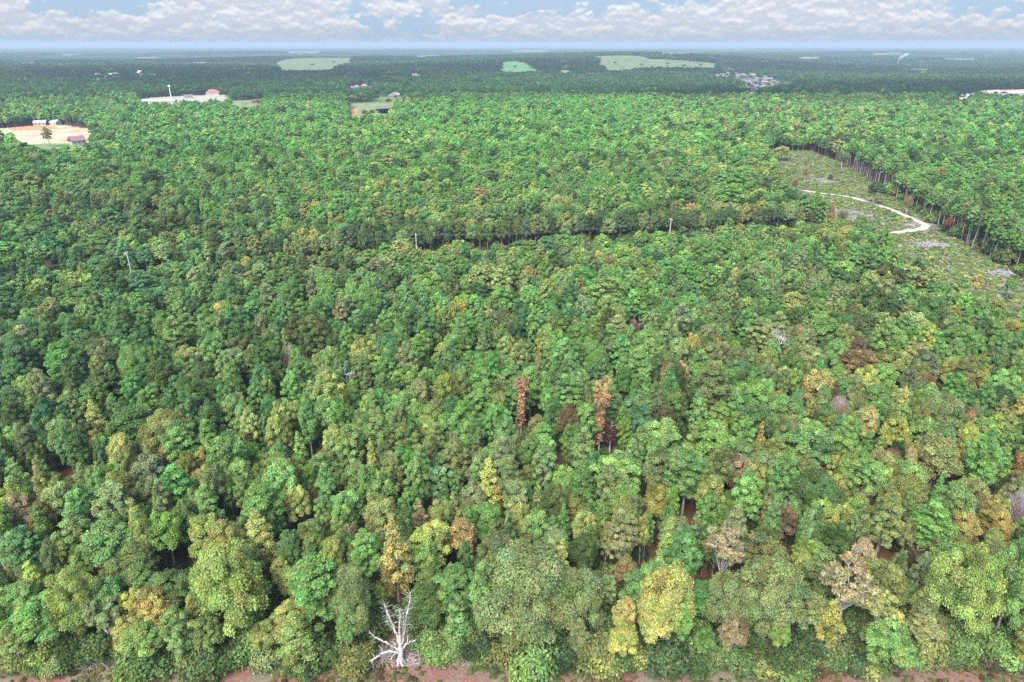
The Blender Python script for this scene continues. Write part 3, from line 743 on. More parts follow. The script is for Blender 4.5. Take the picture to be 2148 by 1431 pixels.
 (1945, 715, 60, 14, 'broad', 'emerald', 'vivid green round crown above the large grey oak', None, 'broadleaf_tree'),
 (1518, 1165, 72, 15, 'palebranch', 'beige', 'peach-tinged tree with bare white limbs showing below its crown', 'peach white-limbed tree', 'broadleaf_tree'),
 (1775, 1240, 92, 15, 'palebranch', 'beige', 'peach-beige tree with white trunk and open crown', 'peach-beige tree', 'broadleaf_tree'),
 (1850, 1290, 60, 12, 'palebranch', 'ygreen', 'yellowish tree with white dead top branches', None, 'broadleaf_tree'),
 (1310, 1300, 56, 11, 'broad', 'yellow', 'soft yellow crown in front of white forked branches', 'soft yellow crown', 'broadleaf_tree'),
 (220, 1300, 52, 11, 'palebranch', 'grey', 'silvery twiggy tree beside the vivid yellow tree', 'silvery twiggy tree', 'broadleaf_tree'),
 (700, 1265, 56, 13, 'palebranch', 'beige', 'thin beige-grey tree behind the edge pine', None, 'broadleaf_tree'),
 (375, 1000, 1, 0, None, None, None, None, None),
]
SPECIAL = [s for s in SPECIAL if s[4]]

for k_, (px_, py_) in enumerate(((655, 137), (700, 131), (1290, 133), (1345, 137), (1400, 135), (1435, 139), (1470, 137), (1255, 124), (1080, 141), (508, 210), (815, 213), (765, 238))):
    SPECIAL.append((px_, py_ - 1, 9 if py_ < 160 else 12, 11, 'broad', 'dark', '%s of the small dark trees dotted over the far pastures, counted outward' % ['first', 'second', 'third', 'fourth', 'fifth', 'sixth', 'seventh', 'eighth', 'ninth', 'tenth', 'eleventh', 'twelfth'][k_], None, 'broadleaf_tree'))
for k_, (px_, py_, w_, h_, kd_, cn_, d_) in enumerate(((1722, 428, 20, 9, 'broad', 'green', 'small green tree'), (1768, 452, 26, 10, 'bare', 'grey', 'thin grey tree'), (1806, 476, 20, 8, 'broad', 'olive', 'small olive tree'),
      (1856, 520, 26, 9, 'bare', 'mauve', 'twiggy mauve tree'), (1893, 556, 24, 9, 'broad', 'grey', 'small grey-green tree'), (1965, 588, 30, 9, 'broad', 'olive', 'bushy olive tree'), (2085, 640, 34, 9, 'bare', 'grey', 'wispy grey tree'),
      (1905, 425, 22, 11, 'bare', 'gold', 'thin golden-topped tree'), (1742, 375, 12, 8, 'broad', 'dark', 'tiny dark tree'), (1690, 362, 20, 9, 'bare', 'beige', 'wispy beige tree'), (1770, 330, 30, 13, 'bare', 'grey', 'tall wispy grey tree'),
      (1668, 385, 18, 9, 'bare', 'pink', 'little pinkish tree'), (2120, 600, 26, 8, 'broad', 'emerald', 'vivid green bushy tree'), (1935, 405, 24, 13, 'gum', 'olive', 'slender olive tree'))):
    SPECIAL.append((px_, py_, w_, h_, kd_, cn_, d_ + ' standing out at the ragged margin of the clearing', None, 'bare_tree' if kd_ == 'bare' else 'sweetgum_tree' if kd_ == 'gum' else 'broadleaf_tree'))
class Grid:
    def __init__(s, c): s.c = c; s.d = {}
    def near(s, x, y, rad):
        i0, i1 = int((x - rad) // s.c), int((x + rad) // s.c); j0, j1 = int((y - rad) // s.c), int((y + rad) // s.c)
        for i in range(i0, i1 + 1):
            for j in range(j0, j1 + 1):
                for q in s.d.get((i, j), ()): yield q
    def add(s, q): s.d.setdefault((int(q[0] // s.c), int(q[1] // s.c)), []).append(q)
grid = Grid(8.0)
TREES = []     # dicts
BASE_R = {k: v[0] for k, v in SPEC.items()}; BASE_H = {k: v[1] for k, v in SPEC.items()}
BASE_R['deadpine'] = 2.0; BASE_H['deadpine'] = 15; BASE_R['palebranch'] = 4; BASE_H['palebranch'] = 14
for (px, py, w, h, kd, cn, lab, short, nm) in SPECIAL:
    frac = .62 if kd in ('oak', 'broad', 'bare', 'palebranch') else .62
    P = G(px, py, h * frac)
    _, _, f = project(P)
    r_ = max(1.0, w / 2 * f[0] / PF)
    if P[1] < 78.0 and kd: P[1] = max(P[1], 74.5 + min(r_, 5.0) * .8); 
    z0 = float(terrain(P[0], P[1]))
    T = dict(x=P[0], y=P[1], z=z0, r=r_, h=h, kd=kd, cn=cn, label=lab, short=short, name=nm, special=True)
    TREES.append(T); grid.add((T['x'], T['y'], r_ * .66))
r = rng
def open_at(x, y, rad):
    for p in OPEN:
        if inpoly(np.array([x]), np.array([y]), p)[0]: return True
    return False
OPEN_BB = [(np.array(p)[:, 0].min(), np.array(p)[:, 0].max(), np.array(p)[:, 1].min(), np.array(p)[:, 1].max(), p) for p in OPEN]
def front(x):
    px = project([x, 74.0, 0.0])[0][0]
    f = 72.1 + .4 * math.sin(px / 37.) + .5 * math.sin(px / 91. + 1)
    for c, w in ((205, 70), (520, 60), (700, 40), (850, 90), (965, 50), (1935, 60), (2030, 50)):
        if abs(px - c) < w: f = max(f, 74.9 - 1.2 * abs(px - c) / w)
    return f
DEADP = [(T['x'], T['y']) for T in TREES if T['kd'] == 'deadpine' or T['name'] == 'sweetgum_tree' and T['h'] > 17]
def blocked(x, y):
    if y < front(x): return True
    for a_, b_ in DEADP:
        if abs(x - a_) < 2.6 and b_ - 15 < y < b_ + 1: return True
    for x0, x1, y0, y1, p in OPEN_BB:
        if x0 <= x <= x1 and y0 <= y <= y1 and inpoly(np.array([x]), np.array([y]), p)[0]: return True
    for i in range(len(EXT) - 1):
        if seg_dist(x, y, EXT[i], EXT[i + 1]) < (4.0, 6.0, 9.5, 9.5)[i]: return True
    if y > 150:
        for a_, b_ in road_segs:
            if seg_dist(x, y, a_, b_) < 8: return True
    if abs(x - snag_xy[0]) < 5.0 and y < SNAG_Y + 4: return True
    return False
far_edge = [np.array(clear_poly[i]) for i in range(0, 10)]
def in_strip(x, y):
    return any(seg_dist(x, y, far_edge[i], far_edge[i + 1]) < 11 for i in range(2, len(far_edge) - 1))
YMAX = 1130.0
passes = [(1.0, 1000, (4.0, 5.2)), (1.0, 20000, (2.6, 3.5)), (1.0, 80000, (1.9, 2.6)), (1.0, 90000, (1.2, 1.9))]
for fi, (_, ncand, (ra, rb)) in enumerate(passes):
    yy = np.sqrt(r.random(ncand) * (YMAX ** 2 - 72.0 ** 2) + 72.0 ** 2)
    xx = (r.random(ncand) * 2 - 1) * (yy * .84 + 14)
    rr = ra + (rb - ra) * r.random(ncand)
    # in the distance trees may be a little larger and sparser
    for x, y, q in zip(xx, yy, rr):
        q *= 1 + .32 * min(1, max(0, (y - 150) / 300))
        ok = True
        for (x2, y2, q2) in grid.near(x, y, q + 6.5):
            dd = (x - x2) ** 2 + (y - y2) ** 2; m_ = (q + q2) * .69
            if dd < m_ * m_: ok = False; break
        if not ok or blocked(x, y): continue
        px, py, f = project([x, y, 9.0])
        ki, cn = mixture(px[0], py[0], r); kd = KINDS4[ki]
        # stands: neighbouring trees tend to share kind and tone
        sn = math.sin(x / 31 + 2 * math.sin(y / 47)) + math.sin(y / 38 + x / 83 + 1.7) + .8 * math.sin(x / 17 - y / 21)
        if sn > 1.25 and r.random() < .60: cn = 'deep' if r.random() < .5 else ('grey' if y < 500 else 'dark'); kd = 'broad' if kd == 'pine' and y > 300 else kd
        elif sn < -1.3 and r.random() < .5 and kd != 'bare': cn = ('pine', 'lime', 'emerald', 'green')[int(r.integers(4))] if px[0] < 1500 or y > 350 else ('olive', 'ygreen', 'grey', 'green')[int(r.integers(4))]
        if 1600 < px[0] and 320 < py[0] < 640 and in_strip(x, y): kd = 'tall'; q = min(q, 2.7); cn = random.choice(['emerald', 'green', 'deep', 'pine', 'grey'])
        if kd == 'bare' and q > 3.2: kd = 'broad'
        if kd == 'gum' and q > 3.4: kd = 'broad'
        hh = {'tall': 15.5, 'broad': 11.3 + q * .75, 'pine': 12.6 + q * .75, 'gum': 11.2 + q * .9, 'bare': 9.5 + q * .5}[kd] * (1 + .10 * r.normal())
        if q < 1.9: hh *= .88
        hh = min(max(hh, 6.5), 20)
        if y < 84: hh *= .82
        for i_ in range(len(EXT) - 1):
            if y < 400 and seg_dist(x, y + 24, EXT[i_], EXT[i_ + 1]) < 20: hh *= .80; break
        if y > 200 and 560 < px[0] < 1660 and any(seg_dist(x, y - 16, EXT[i_], EXT[i_ + 1]) < 9 for i_ in (1, 2, 3)):
            cn = random.choice(['deep', 'dark', 'grey', 'deep', 'olive']); kd = 'broad'; hh = max(hh, 13.5)
        if kd == 'bare': cn = random.choice(['mauve', 'mauve', 'beige', 'plum', 'brown', 'grey'])
        if kd == 'pine' and cn in ('brown', 'beige', 'gold', 'olive', 'ygreen'): cn = 'pine'
        qq = q * (1.04 if kd != 'gum' else .86)
        TREES.append(dict(x=x, y=y, z=0.0, r=qq, h=hh, kd=kd, cn=cn, special=False))
        grid.add((x, y, q))
# accent crowns of autumn colour scattered where the photograph has them
for T in TREES:
    if T['special']: continue
    px, py, f = project([T['x'], T['y'], T['h'] * .7]); px, py = px[0], py[0]
    u = r.random()
    if py > 560 and T['kd'] in ('gum', 'broad') and T['r'] < 3.0:
        east = np.clip((px - 900) / 900, 0, 1)
        if u < .008 + .012 * east: T['cn'] = 'gold'
        elif u < .012 + .024 * east: T['cn'] = 'beige'
        elif u < .015 + .031 * east: T['cn'] = 'rust'; T['h'] *= .75; T['r'] *= .7
        elif u < .019 + .037 * east: T['cn'] = 'yellow'; T['r'] *= .85
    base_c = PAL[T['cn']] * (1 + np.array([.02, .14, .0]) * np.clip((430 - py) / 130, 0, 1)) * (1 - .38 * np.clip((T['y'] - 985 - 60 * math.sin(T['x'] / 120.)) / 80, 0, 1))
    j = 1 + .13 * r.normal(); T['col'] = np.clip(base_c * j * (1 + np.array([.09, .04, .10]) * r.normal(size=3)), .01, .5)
    T['px'], T['py'], T['f'] = px, py, f[0]
for T in TREES:
    if T['special']:
        px, py, f = project([T['x'], T['y'], T['h'] * .7]); T['px'], T['py'], T['f'] = px[0], py[0], f[0]
        T['col'] = PAL[T['cn']] * (1.12 if T['cn'] in ('yellow', 'orange', 'gold') else 1.0)
print('trees', len(TREES))

# ------------------------------------------------------------------ choose which stand as objects
inview = [T for T in TREES if not T['special'] and -10 < T['px'] < PW + 10 and T['py'] < PH + 60]
def size_key(T): return -(T['r'] / T['f'])
OBJS = []
for kd, nmax in (('broad', 300), ('pine', 300), ('gum', 260), ('bare', 90)):
    L_ = sorted([T for T in inview if T['kd'] == kd], key=size_key)
    nsp = sum(1 for T in TREES if T['special'] and {'dead_pine': 'pine'}.get(T['name'], T['kd']) == kd or (T['special'] and kd == 'broad' and T['kd'] in ('oak', 'palebranch')))
    OBJS += L_[:max(0, nmax - nsp)]
for T in OBJS: T['obj'] = True
KN = {'broad': 'broadleaf_tree', 'pine': 'pine_tree', 'gum': 'sweetgum_tree', 'bare': 'bare_tree'}
KL = {'broad': 'round', 'pine': 'pine', 'gum': 'cone-shaped', 'bare': 'bare twiggy'}
KG = {'broadleaf_tree': 'round-crowned broadleaf trees of the wood', 'pine_tree': 'pines of the wood', 'sweetgum_tree': 'cone-shaped sweetgums of the wood',
      'bare_tree': 'bare twiggy trees of the wood', 'oak_tree': 'large oaks of the wood', 'dead_pine': 'dead rusty pines'}
# labels: ordinal from a landmark tree towards another landmark
LM = [(T['short'], T['x'], T['y']) for T in TREES if T['special'] and T.get('short')] + [('white snag', snag_xy[0], SNAG_Y)]
sectors = {}
for T in OBJS:
    ds = sorted(range(len(LM)), key=lambda i: (LM[i][1] - T['x']) ** 2 + (LM[i][2] - T['y']) ** 2)
    A = LM[ds[0]]; va = np.array([T['x'] - A[1], T['y'] - A[2]]); va = va / (np.linalg.norm(va) + 1e-6)
    best, bs = None, -9
    for i in ds[1:14]:
        vb = np.array([LM[i][1] - A[1], LM[i][2] - A[2]]); dist = np.linalg.norm(vb); s = va @ vb / dist - dist * .0008
        if s > bs: bs, best = s, LM[i]
    sectors.setdefault((A[0], best[0]), []).append(((T['x'] - A[1]) ** 2 + (T['y'] - A[2]) ** 2, id(T), T))
ORD = ['first', 'second', 'third', 'fourth', 'fifth', 'sixth', 'seventh', 'eighth', 'ninth', 'tenth', 'eleventh', 'twelfth', 'thirteenth', 'fourteenth',
       'fifteenth', 'sixteenth', 'seventeenth', 'eighteenth', 'nineteenth', 'twentieth'] + ['%dth' % k for k in range(21, 400)]
for (A, B), lst in sectors.items():
    for k, (_, _, T) in enumerate(sorted(lst)):
        T['label'] = lab_ = f"{CNAME[T['cn']]} {KL[T['kd']]} tree, {ORD[k]} from {A} towards {B}".replace('pine tree,', 'pine,')
        if len(lab_.split()) > 15: T['label'] = lab_.replace(' twiggy', '').replace('cone-shaped', 'conical').replace('greyish mauve', 'mauve')

def place_tree(T, lod):
    kd = T['kd']; nm = T.get('name') or KN[kd]
    ent = random.choice(PROTO[kd][lod]) if kd in PROTO else None
    e_ = empty(nm, (T['x'], T['y'], T['z'] - .05), random.random() * 6.283)
    s = T['r'] / BASE_R[kd]; sz = T['h'] / BASE_H[kd]; aa = 1 + .14 * (random.random() - .5) * 2
    e_.scale = (s * aa, s / aa, sz)
    set_props(e_, T['label'], 'tree', KG[nm])
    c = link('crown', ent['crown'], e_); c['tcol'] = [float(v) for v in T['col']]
    t = link('trunk', ent['trunk'], e_)
    T['root'] = e_
    return e_
# custom meshes for dead pines and pale-limbed trees
def dead_pine(T):
    r2 = np.random.default_rng(int(T['x'] * 10) & 1023)
    e_ = empty('dead_pine', (T['x'], T['y'], T['z'])); set_props(e_, T['label'], 'tree', KG['dead_pine'])
    H, R = T['h'], T['r']
    mb = MB(); mb.tube([(0, 0, -.3), (.1, 0, H * .5), (.15, .1, H)], [.22, .16, .05], 7)
    lob = []
    for i in range(34):
        u = i / 34; z = H - .2 - u * H * .72; th = i * 2.4
        rad = R * (1.0 if u < .22 else (.42 + .25 * r2.random())) * (.5 + .5 * r2.random())
        e2 = np.array([math.cos(th) * rad, math.sin(th) * rad, z + .3])
        mb.tube([(.1, .05, z), e2], [.05, .02], 4)
        lob.append((*e2, .50 + .2 * r2.random() + (.3 if u < .2 else 0)))
    mb.build('trunk', BARK_PALE, e_)
    vs, fs, tt = leaves(lob, 1900, .26, r2, 2.0)
    c = link('crown', mesh_from('crown_dead_pine', vs, fs, [LEAF], tint=tt), e_); c['tcol'] = [float(v) for v in T['col']]
def pale_tree(T):
    r2 = np.random.default_rng(int(abs(T['x']) * 10) & 1023)
    e_ = empty('broadleaf_tree', (T['x'], T['y'], T['z'])); set_props(e_, T['label'], 'tree', KG['broadleaf_tree'])
    H, R = T['h'], T['r']; mb = MB(); lob = []
    mb.tube([(0, 0, -.3), (.2, .1, H * .22), (-.1, 0, H * .42)], [.28, .22, .18], 7)
    for i in range(13):
        th = i * 2.4; u = (i % 5) / 5
        e1 = np.array([math.cos(th) * R * .45, math.sin(th) * R * .45, H * (.55 + .1 * u)])
        e2 = np.array([math.cos(th + .3) * R * .85, math.sin(th + .3) * R * .85, H * (.68 + .25 * u)])
        mb.tube([(-.1, 0, H * (.36 + .03 * u)), e1, e2], [.13, .09, .03], 5)
        for k in range(6):
            c0 = e1 + (e2 - e1) * (.3 + .7 * r2.random()); d = r2.normal(size=3); d[2] = abs(d[2]); d /= np.linalg.norm(d)
            e3 = c0 + d * R * .38; mb.tube([c0, (c0 + e3) / 2 + r2.normal(size=3) * .12, e3], [.045, .035, .012], 4)
            if r2.random() < .93: lob.append((*e3, R * (.15 + .12 * r2.random())))
    mb.build('trunk', BARK_PALE, e_)
    vs, fs, tt = leaves(lob, 7500, .24, r2, 1.5)
    c = link('crown', mesh_from('crown_pale_tree', vs, fs, [LEAF], tint=tt), e_); c['tcol'] = [float(v) for v in T['col']]
for T in TREES:
    if T['special']:
        if T['kd'] == 'deadpine': dead_pine(T)
        elif T['kd'] == 'palebranch': pale_tree(T)
        else: place_tree(T, 0 if T['f'] < 230 else 1)
for T in OBJS: place_tree(T, 0 if T['f'] < 230 else 1)

# ------------------------------------------------------------------ the rest of the wood: one object per kind, instanced on points
def scatter(name, meshes, P, idx, rot, scl, colr, label, cat, kind='stuff'):
    cl = bpy.data.collections.new(name + '_models')
    for i, me in enumerate(meshes):
        o = bpy.data.objects.new('%s_model_%03d' % (name, i), me); cl.objects.link(o)
    me = bpy.data.meshes.new(name)
    me.vertices.add(len(P)); me.vertices.foreach_set('co', np.asarray(P, np.float32).ravel())
    a_ = me.attributes.new('idx', 'INT', 'POINT'); a_.data.foreach_set('value', np.asarray(idx, np.int32))
    a_ = me.attributes.new('rot', 'FLOAT_VECTOR', 'POINT'); a_.data.foreach_set('vector', np.column_stack([np.zeros(len(P)), np.zeros(len(P)), rot]).astype(np.float32).ravel())
    a_ = me.attributes.new('scl', 'FLOAT_VECTOR', 'POINT'); a_.data.foreach_set('vector', np.asarray(scl, np.float32).ravel())
    a_ = me.attributes.new('tcol', 'FLOAT_VECTOR', 'POINT'); a_.data.foreach_set('vector', np.asarray(colr, np.float32).ravel())
    o = link(name, me)
    ng = bpy.data.node_groups.new(name + '_nodes', 'GeometryNodeTree')
    ng.interface.new_socket('Geometry', in_out='INPUT', socket_type='NodeSocketGeometry')
    ng.interface.new_socket('Geometry', in_out='OUTPUT', socket_type='NodeSocketGeometry')
    n, l = ng.nodes, ng.links
    gi = n.new('NodeGroupInput'); go = n.new('NodeGroupOutput')
    ci = n.new('GeometryNodeCollectionInfo'); ci.inputs[0].default_value = cl; ci.inputs['Separate Children'].default_value = True; ci.inputs['Reset Children'].default_value = True
    ip = n.new('GeometryNodeInstanceOnPoints'); ip.inputs['Pick Instance'].default_value = True
    def na(nm, ty):
        q = n.new('GeometryNodeInputNamedAttribute'); q.data_type = ty; q.inputs[0].default_value = nm; return q.outputs['Attribute']
    l.new(gi.outputs[0], ip.inputs['Points']); l.new(ci.outputs[0], ip.inputs['Instance'])
    l.new(na('idx', 'INT'), ip.inputs['Instance Index']); l.new(na('rot', 'FLOAT_VECTOR'), ip.inputs['Rotation']); l.new(na('scl', 'FLOAT_VECTOR'), ip.inputs['Scale'])
    l.new(ip.outputs[0], go.inputs[0])
    md = o.modifiers.new('scatter', 'NODES'); md.node_group = ng
    set_props(o, label, cat, kind=kind); return o
for kd, nm, lab in (('broad', 'broadleaf_woodland', 'mass of round-crowned broadleaf trees filling the wood farther off'),
                    ('pine', 'pine_woodland', 'mass of pines filling the wood farther off'),
                    ('tall', 'tall_pine_stand', 'tall thin pale-trunked pines standing in a wall along the clearing'),
                    ('gum', 'sweetgum_woodland', 'small cone-shaped sweetgums scattered through the wood farther off'),
                    ('bare', 'bare_woodland', 'bare grey trees scattered through the wood farther off')):
    L_ = [T for T in TREES if T['kd'] == kd and not T['special'] and not T.get('obj')]
    meshes = []; base = {}
    for lo in range(3):
        base[lo] = len(meshes); meshes += [e_['joined'] for e_ in PROTO[kd][lo]]
    nv = SPEC[kd][2]; idx = []
    for T in L_:
        lo = 0 if T['f'] < 200 else (1 if T['f'] < 520 else 2)
        idx.append(base[lo] + int(r.integers(nv)))
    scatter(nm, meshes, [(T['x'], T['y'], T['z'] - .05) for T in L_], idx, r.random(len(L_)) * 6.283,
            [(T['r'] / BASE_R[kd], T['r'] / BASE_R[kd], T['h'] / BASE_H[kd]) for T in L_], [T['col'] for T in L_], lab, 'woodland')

# understorey under and between the trees
n_u = 12700
uy = np.sqrt(r.random(n_u) * (430 ** 2 - 73 ** 2) + 73 ** 2); uy[12000:] = 72.3 + 11 * r.random(700); ux = (r.random(n_u) * 2 - 1) * (uy * .84 + 14)
keep = [i for i in range(n_u) if uy[i] > front(ux[i]) and not (abs(ux[i] - snag_xy[0]) < 3.2 and uy[i] < 77) and not blocked(ux[i], uy[i]) or r.random() < .8 and uy[i] > 90 and not inpoly(ux[i:i+1], uy[i:i+1], clear_poly)[0]]
ux, uy = ux[keep], uy[keep]; n_u = len(ux)
ms = [e_['joined'] for e_ in PROTO['shrub'][0]] + [e_['joined'] for e_ in PROTO['shrub'][1]]
cc = np.array([PAL[k] for k in r.choice(['green', 'deep', 'olive', 'dark', 'brown', 'grey'], n_u, p=[.3, .27, .15, .12, .06, .10])]) * (.85 + .15 * r.normal(size=(n_u, 1)))
ss = .5 + 1.5 * r.random(n_u) ** 1.4; ss = np.where(uy < 84, ss * 1.2, np.where(uy > 200, ss * 1.7, ss))
scatter('undergrowth', ms, np.column_stack([ux, uy, np.zeros(n_u)]), np.where(uy < 180, r.integers(0, 3, n_u), 3 + r.integers(0, 3, n_u)), r.random(n_u) * 6.28,
        np.column_stack([ss, ss, ss * (.8 + .9 * r.random(n_u))]), np.clip(cc, .01, .4), 'low leafy undergrowth between the trees', 'undergrowth')
# rough grass on the verge
n_g = 5200; gx = (r.random(n_g) * 2 - 1) * 78; gy = 68 + 9.5 * r.random(n_g)
kg = np.sin(gx / 5.1) + np.sin(gx / 2.3 + gy) * .6 + r.normal(size=n_g) * .7 > .1; gx, gy = gx[kg], gy[kg]; n_g = len(gx)
cg = np.array([PAL[k] for k in r.choice(['beige', 'olive', 'brown', 'green'], n_g, p=[.35, .3, .2, .15])]) * .55
sg = .10 + .16 * r.random(n_g) ** 2
scatter('grass', [e_['crown'] for e_ in PROTO['shrub'][1]], np.column_stack([gx, gy, np.full(n_g, .02)]), r.integers(0, 3, n_g), r.random(n_g) * 6.28, np.column_stack([sg * 1.6, sg * 1.6, sg]), cg, 'rough dry grass and weeds on the verge', 'grass')
# low cover of the clearing
cp = np.array(clear_poly); n_c = 26000
cx = cp[:, 0].min() + r.random(n_c) * np.ptp(cp[:, 0]); cy = cp[:, 1].min() + r.random(n_c) * np.ptp(cp[:, 1])
k_ = inpoly(cx, cy, clear_poly)
tr_d = np.array([min(seg_dist(a_, b_, track_zone[i], track_zone[i + 1]) for i in range(len(track_zone) - 1)) if q else 0 for a_, b_, q in zip(cx, cy, k_)])
k_ &= tr_d > 3.2; cx, cy = cx[k_], cy[k_]
nzv = np.sin(cx / 9) * np.cos(cy / 11 + 1) + np.sin(cx / 23 + cy / 17) + .5 * r.normal(size=len(cx))
k_ = (nzv > -.85); cx, cy = cx[k_], cy[k_]; n_c = len(cx)
cc = np.array([PAL[k] for k in r.choice(['green', 'grey', 'olive', 'ygreen', 'emerald', 'mauve'], n_c, p=[.2, .34, .2, .05, .13, .08])]) * (.9 + .2 * r.normal(size=(n_c, 1)))
ss = .35 + .6 * r.random(n_c) ** 2
scatter('clearing_scrub', [e_['joined'] for e_ in PROTO['shrub'][1]] + [e_['joined'] for e_ in PROTO['shrub'][2]], np.column_stack([cx, cy, np.zeros(n_c) + .05]),
        r.integers(0, 6, n_c), r.random(n_c) * 6.28, np.column_stack([ss, ss, ss * .8]), np.clip(cc, .02, .5), 'low regrowth scrub and weeds covering the clearing', 'scrub')

# ------------------------------------------------------------------ distant woodland: groves out to the horizon
def grove(r2, ntree, half, nl, sz, rr=(3.6, 6.2), hh=(11, 17)):
    V_, F_, T_ = [], [], []; off = 0; P = []
    tries = 0
    while len(P) < ntree and tries < 4000:
        tries += 1
        x, y = (r2.random(2) * 2 - 1) * half; q = rr[0] + (rr[1] - rr[0]) * r2.random()
        if all((x - a_) ** 2 + (y - b_) ** 2 > ((q + c_) * .66) ** 2 for a_, b_, c_ in P): P.append((x, y, q))
    for x, y, q in P:
        H = hh[0] + (hh[1] - hh[0]) * r2.random()
        lb = np.array([[0, 0, H - q * .9, q * .9]] + [[math.cos(t) * q * .55, math.sin(t) * q * .55, H - q * 1.1 + r2.normal() * .6, q * .5] for t in (0, 1.6, 3.1, 4.7)])
        vs, fs, tt = leaves(lb, nl, sz, r2, 1.4, outw=1.6, tvar=.10, shell=.15)
        # a closed dark-leafed core so that the ground does not glare through
        tone = np.clip(1 + .26 * r2.normal(), .5, 1.7) * np.array([1 + .14 * r2.normal(), 1, 1 + .10 * r2.normal()])
        V_.append(vs + np.array([x, y, 0])); F_.append(fs + off); T_.append(tt * tone); off += len(vs)
    return np.concatenate(V_), np.concatenate(F_), np.concatenate(T_)
r2 = np.random.default_rng(77)
NEARG = [mesh_from('grove', *grove(r2, 14, 17, 55, 2.3)[:2], [LEAF]) for _ in range(0)]
def grove_mesh(*a_):
    v, f, t = grove(*a_); return mesh_from('grove', v, f, [LEAF], tint=t)
G1 = [grove_mesh(r2, 13, 17, 60, 2.2) for _ in range(8)]
G2 = [grove_mesh(r2, 90, 55, 16, 4.2, (4.5, 7.5)) for _ in range(6)]
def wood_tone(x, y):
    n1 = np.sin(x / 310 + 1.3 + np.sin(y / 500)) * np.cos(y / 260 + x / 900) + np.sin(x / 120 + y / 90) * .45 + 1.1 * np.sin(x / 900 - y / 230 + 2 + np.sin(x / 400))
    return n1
def pts_band(y0, y1, step, jit):
    P = []
    y = y0
    while y < y1:
        w = y * .86 + 60
        for x in np.arange(-w, w, step): P.append((x + (r.random() - .5) * jit, y + (r.random() - .5) * jit))
        y += step
    return np.array(P)
def clear_of(P, half):
    k = np.ones(len(P), bool)
    for x0, x1, y0, y1, p in OPEN_BB:
        c = (P[:, 0] > x0 - half) & (P[:, 0] < x1 + half) & (P[:, 1] > y0 - half) & (P[:, 1] < y1 + half)
        if not c.any(): continue
        for dx, dy in ((0, 0), (half, 0), (-half, 0), (0, half), (0, -half), (half * .7, half * .7), (-half * .7, half * .7), (half * .7, -half * .7), (-half * .7, -half * .7)):
            k &= ~(c & inpoly(P[:, 0] + dx, P[:, 1] + dy, p))
    return k
B1 = pts_band(YMAX - 12, 3600, 25, 9); B1 = B1[clear_of(B1, 13)]
HOUSE_ZONES = []
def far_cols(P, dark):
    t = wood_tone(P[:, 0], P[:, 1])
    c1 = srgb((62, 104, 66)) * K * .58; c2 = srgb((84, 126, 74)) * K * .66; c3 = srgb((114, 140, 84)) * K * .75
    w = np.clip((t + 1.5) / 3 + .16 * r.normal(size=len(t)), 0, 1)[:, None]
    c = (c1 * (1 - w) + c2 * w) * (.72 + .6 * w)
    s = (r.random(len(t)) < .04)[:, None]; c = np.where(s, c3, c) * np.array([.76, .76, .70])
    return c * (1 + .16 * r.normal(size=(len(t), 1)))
# houses need gaps in the wood: list (px, py, spread px x, spread px y) used below
HPTS = []
def add_h(px, py, kind): HPTS.append((px, py, kind))
hr = np.random.default_rng(9)
sub_poly = [(1458, 153), (1500, 151), (1560, 152), (1640, 168), (1628, 176), (1600, 178), (1592, 192), (1560, 200), (1535, 190), (1545, 172), (1500, 168), (1470, 160)]
k = 0
while k < 64:
    q = (1455 + hr.random() * 185, 151 + hr.random() * 48)
    if inpoly(np.array([q[0]]), np.array([q[1]]), sub_poly)[0] and all(abs(q[0] - a_[0]) > 4.6 or abs(q[1] - a_[1]) > 2.3 for a_ in HPTS):
        add_h(*q, 'grey'); k += 1
for px, py in ((738, 184), (748, 182), (764, 180), (772, 183), (779, 187), (787, 184), (800, 179), (812, 178), (826, 177), (803, 192), (871, 183), (880, 181), (822, 200), (830, 199)): add_h(px, py, 'grey')
for px, py in ((1703, 159), (1712, 161), (1722, 162), (1733, 164), (1752, 166), (1762, 167), (1772, 165), (1830, 153), (1840, 153), (1860, 152)): add_h(px, py, 'grey')
for px, py in ((1540, 208), (1562, 206), (1575, 204), (1730, 206), (1741, 205), (1968, 202), (1975, 197)): add_h(px, py, 'white')
for px, py in ((298, 152), (312, 153), (342, 153), (318, 148), (205, 157), (232, 158), (505, 125), (650, 110), (668, 109), (1085, 158), (1318, 238), (1330, 238)): add_h(px, py, 'white')
for _ in range(46):
    zx, zy, sx, sy = [(640, 112, 90, 4), (310, 150, 60, 8), (180, 135, 120, 12), (900, 165, 90, 14), (1780, 158, 90, 6), (1960, 150, 120, 14), (1120, 112, 60, 4), (2060, 197, 60, 4), (1560, 206, 40, 5)][hr.integers(9)]
    add_h(zx + sx * hr.normal() * .7, max(106, zy + sy * hr.normal() * .6), 'white' if hr.random() < .45 else 'grey')
HPTS = [h_ for h_ in HPTS if 0 < h_[0] < PW]
HP = []
for px, py, kd in HPTS:
    p = G(px, py, 4.0); HP.append((p[0], p[1], kd))
hx = np.array([p[0] for p in HP]); hy = np.array([p[1] for p in HP])
def clear_houses(P, rad, front):
    k = np.ones(len(P), bool)
    for x, y in zip(hx, hy):
        s = np.clip(y / 1800, .6, 2.2)
        k &= ~((np.abs(P[:, 0] - x) < rad + 6 * s) & (P[:, 1] < y + rad) & (P[:, 1] > y - front * s))
    return k
B1 = B1[clear_houses(B1, 9, 185)]
z1 = terrain(B1[:, 0], B1[:, 1])
B2 = pts_band(3600, 13000, 86, 30); B2 = B2[clear_of(B2, 45)]; B2 = B2[clear_houses(B2, 40, 120)]
z2 = terrain(B2[:, 0], B2[:, 1])
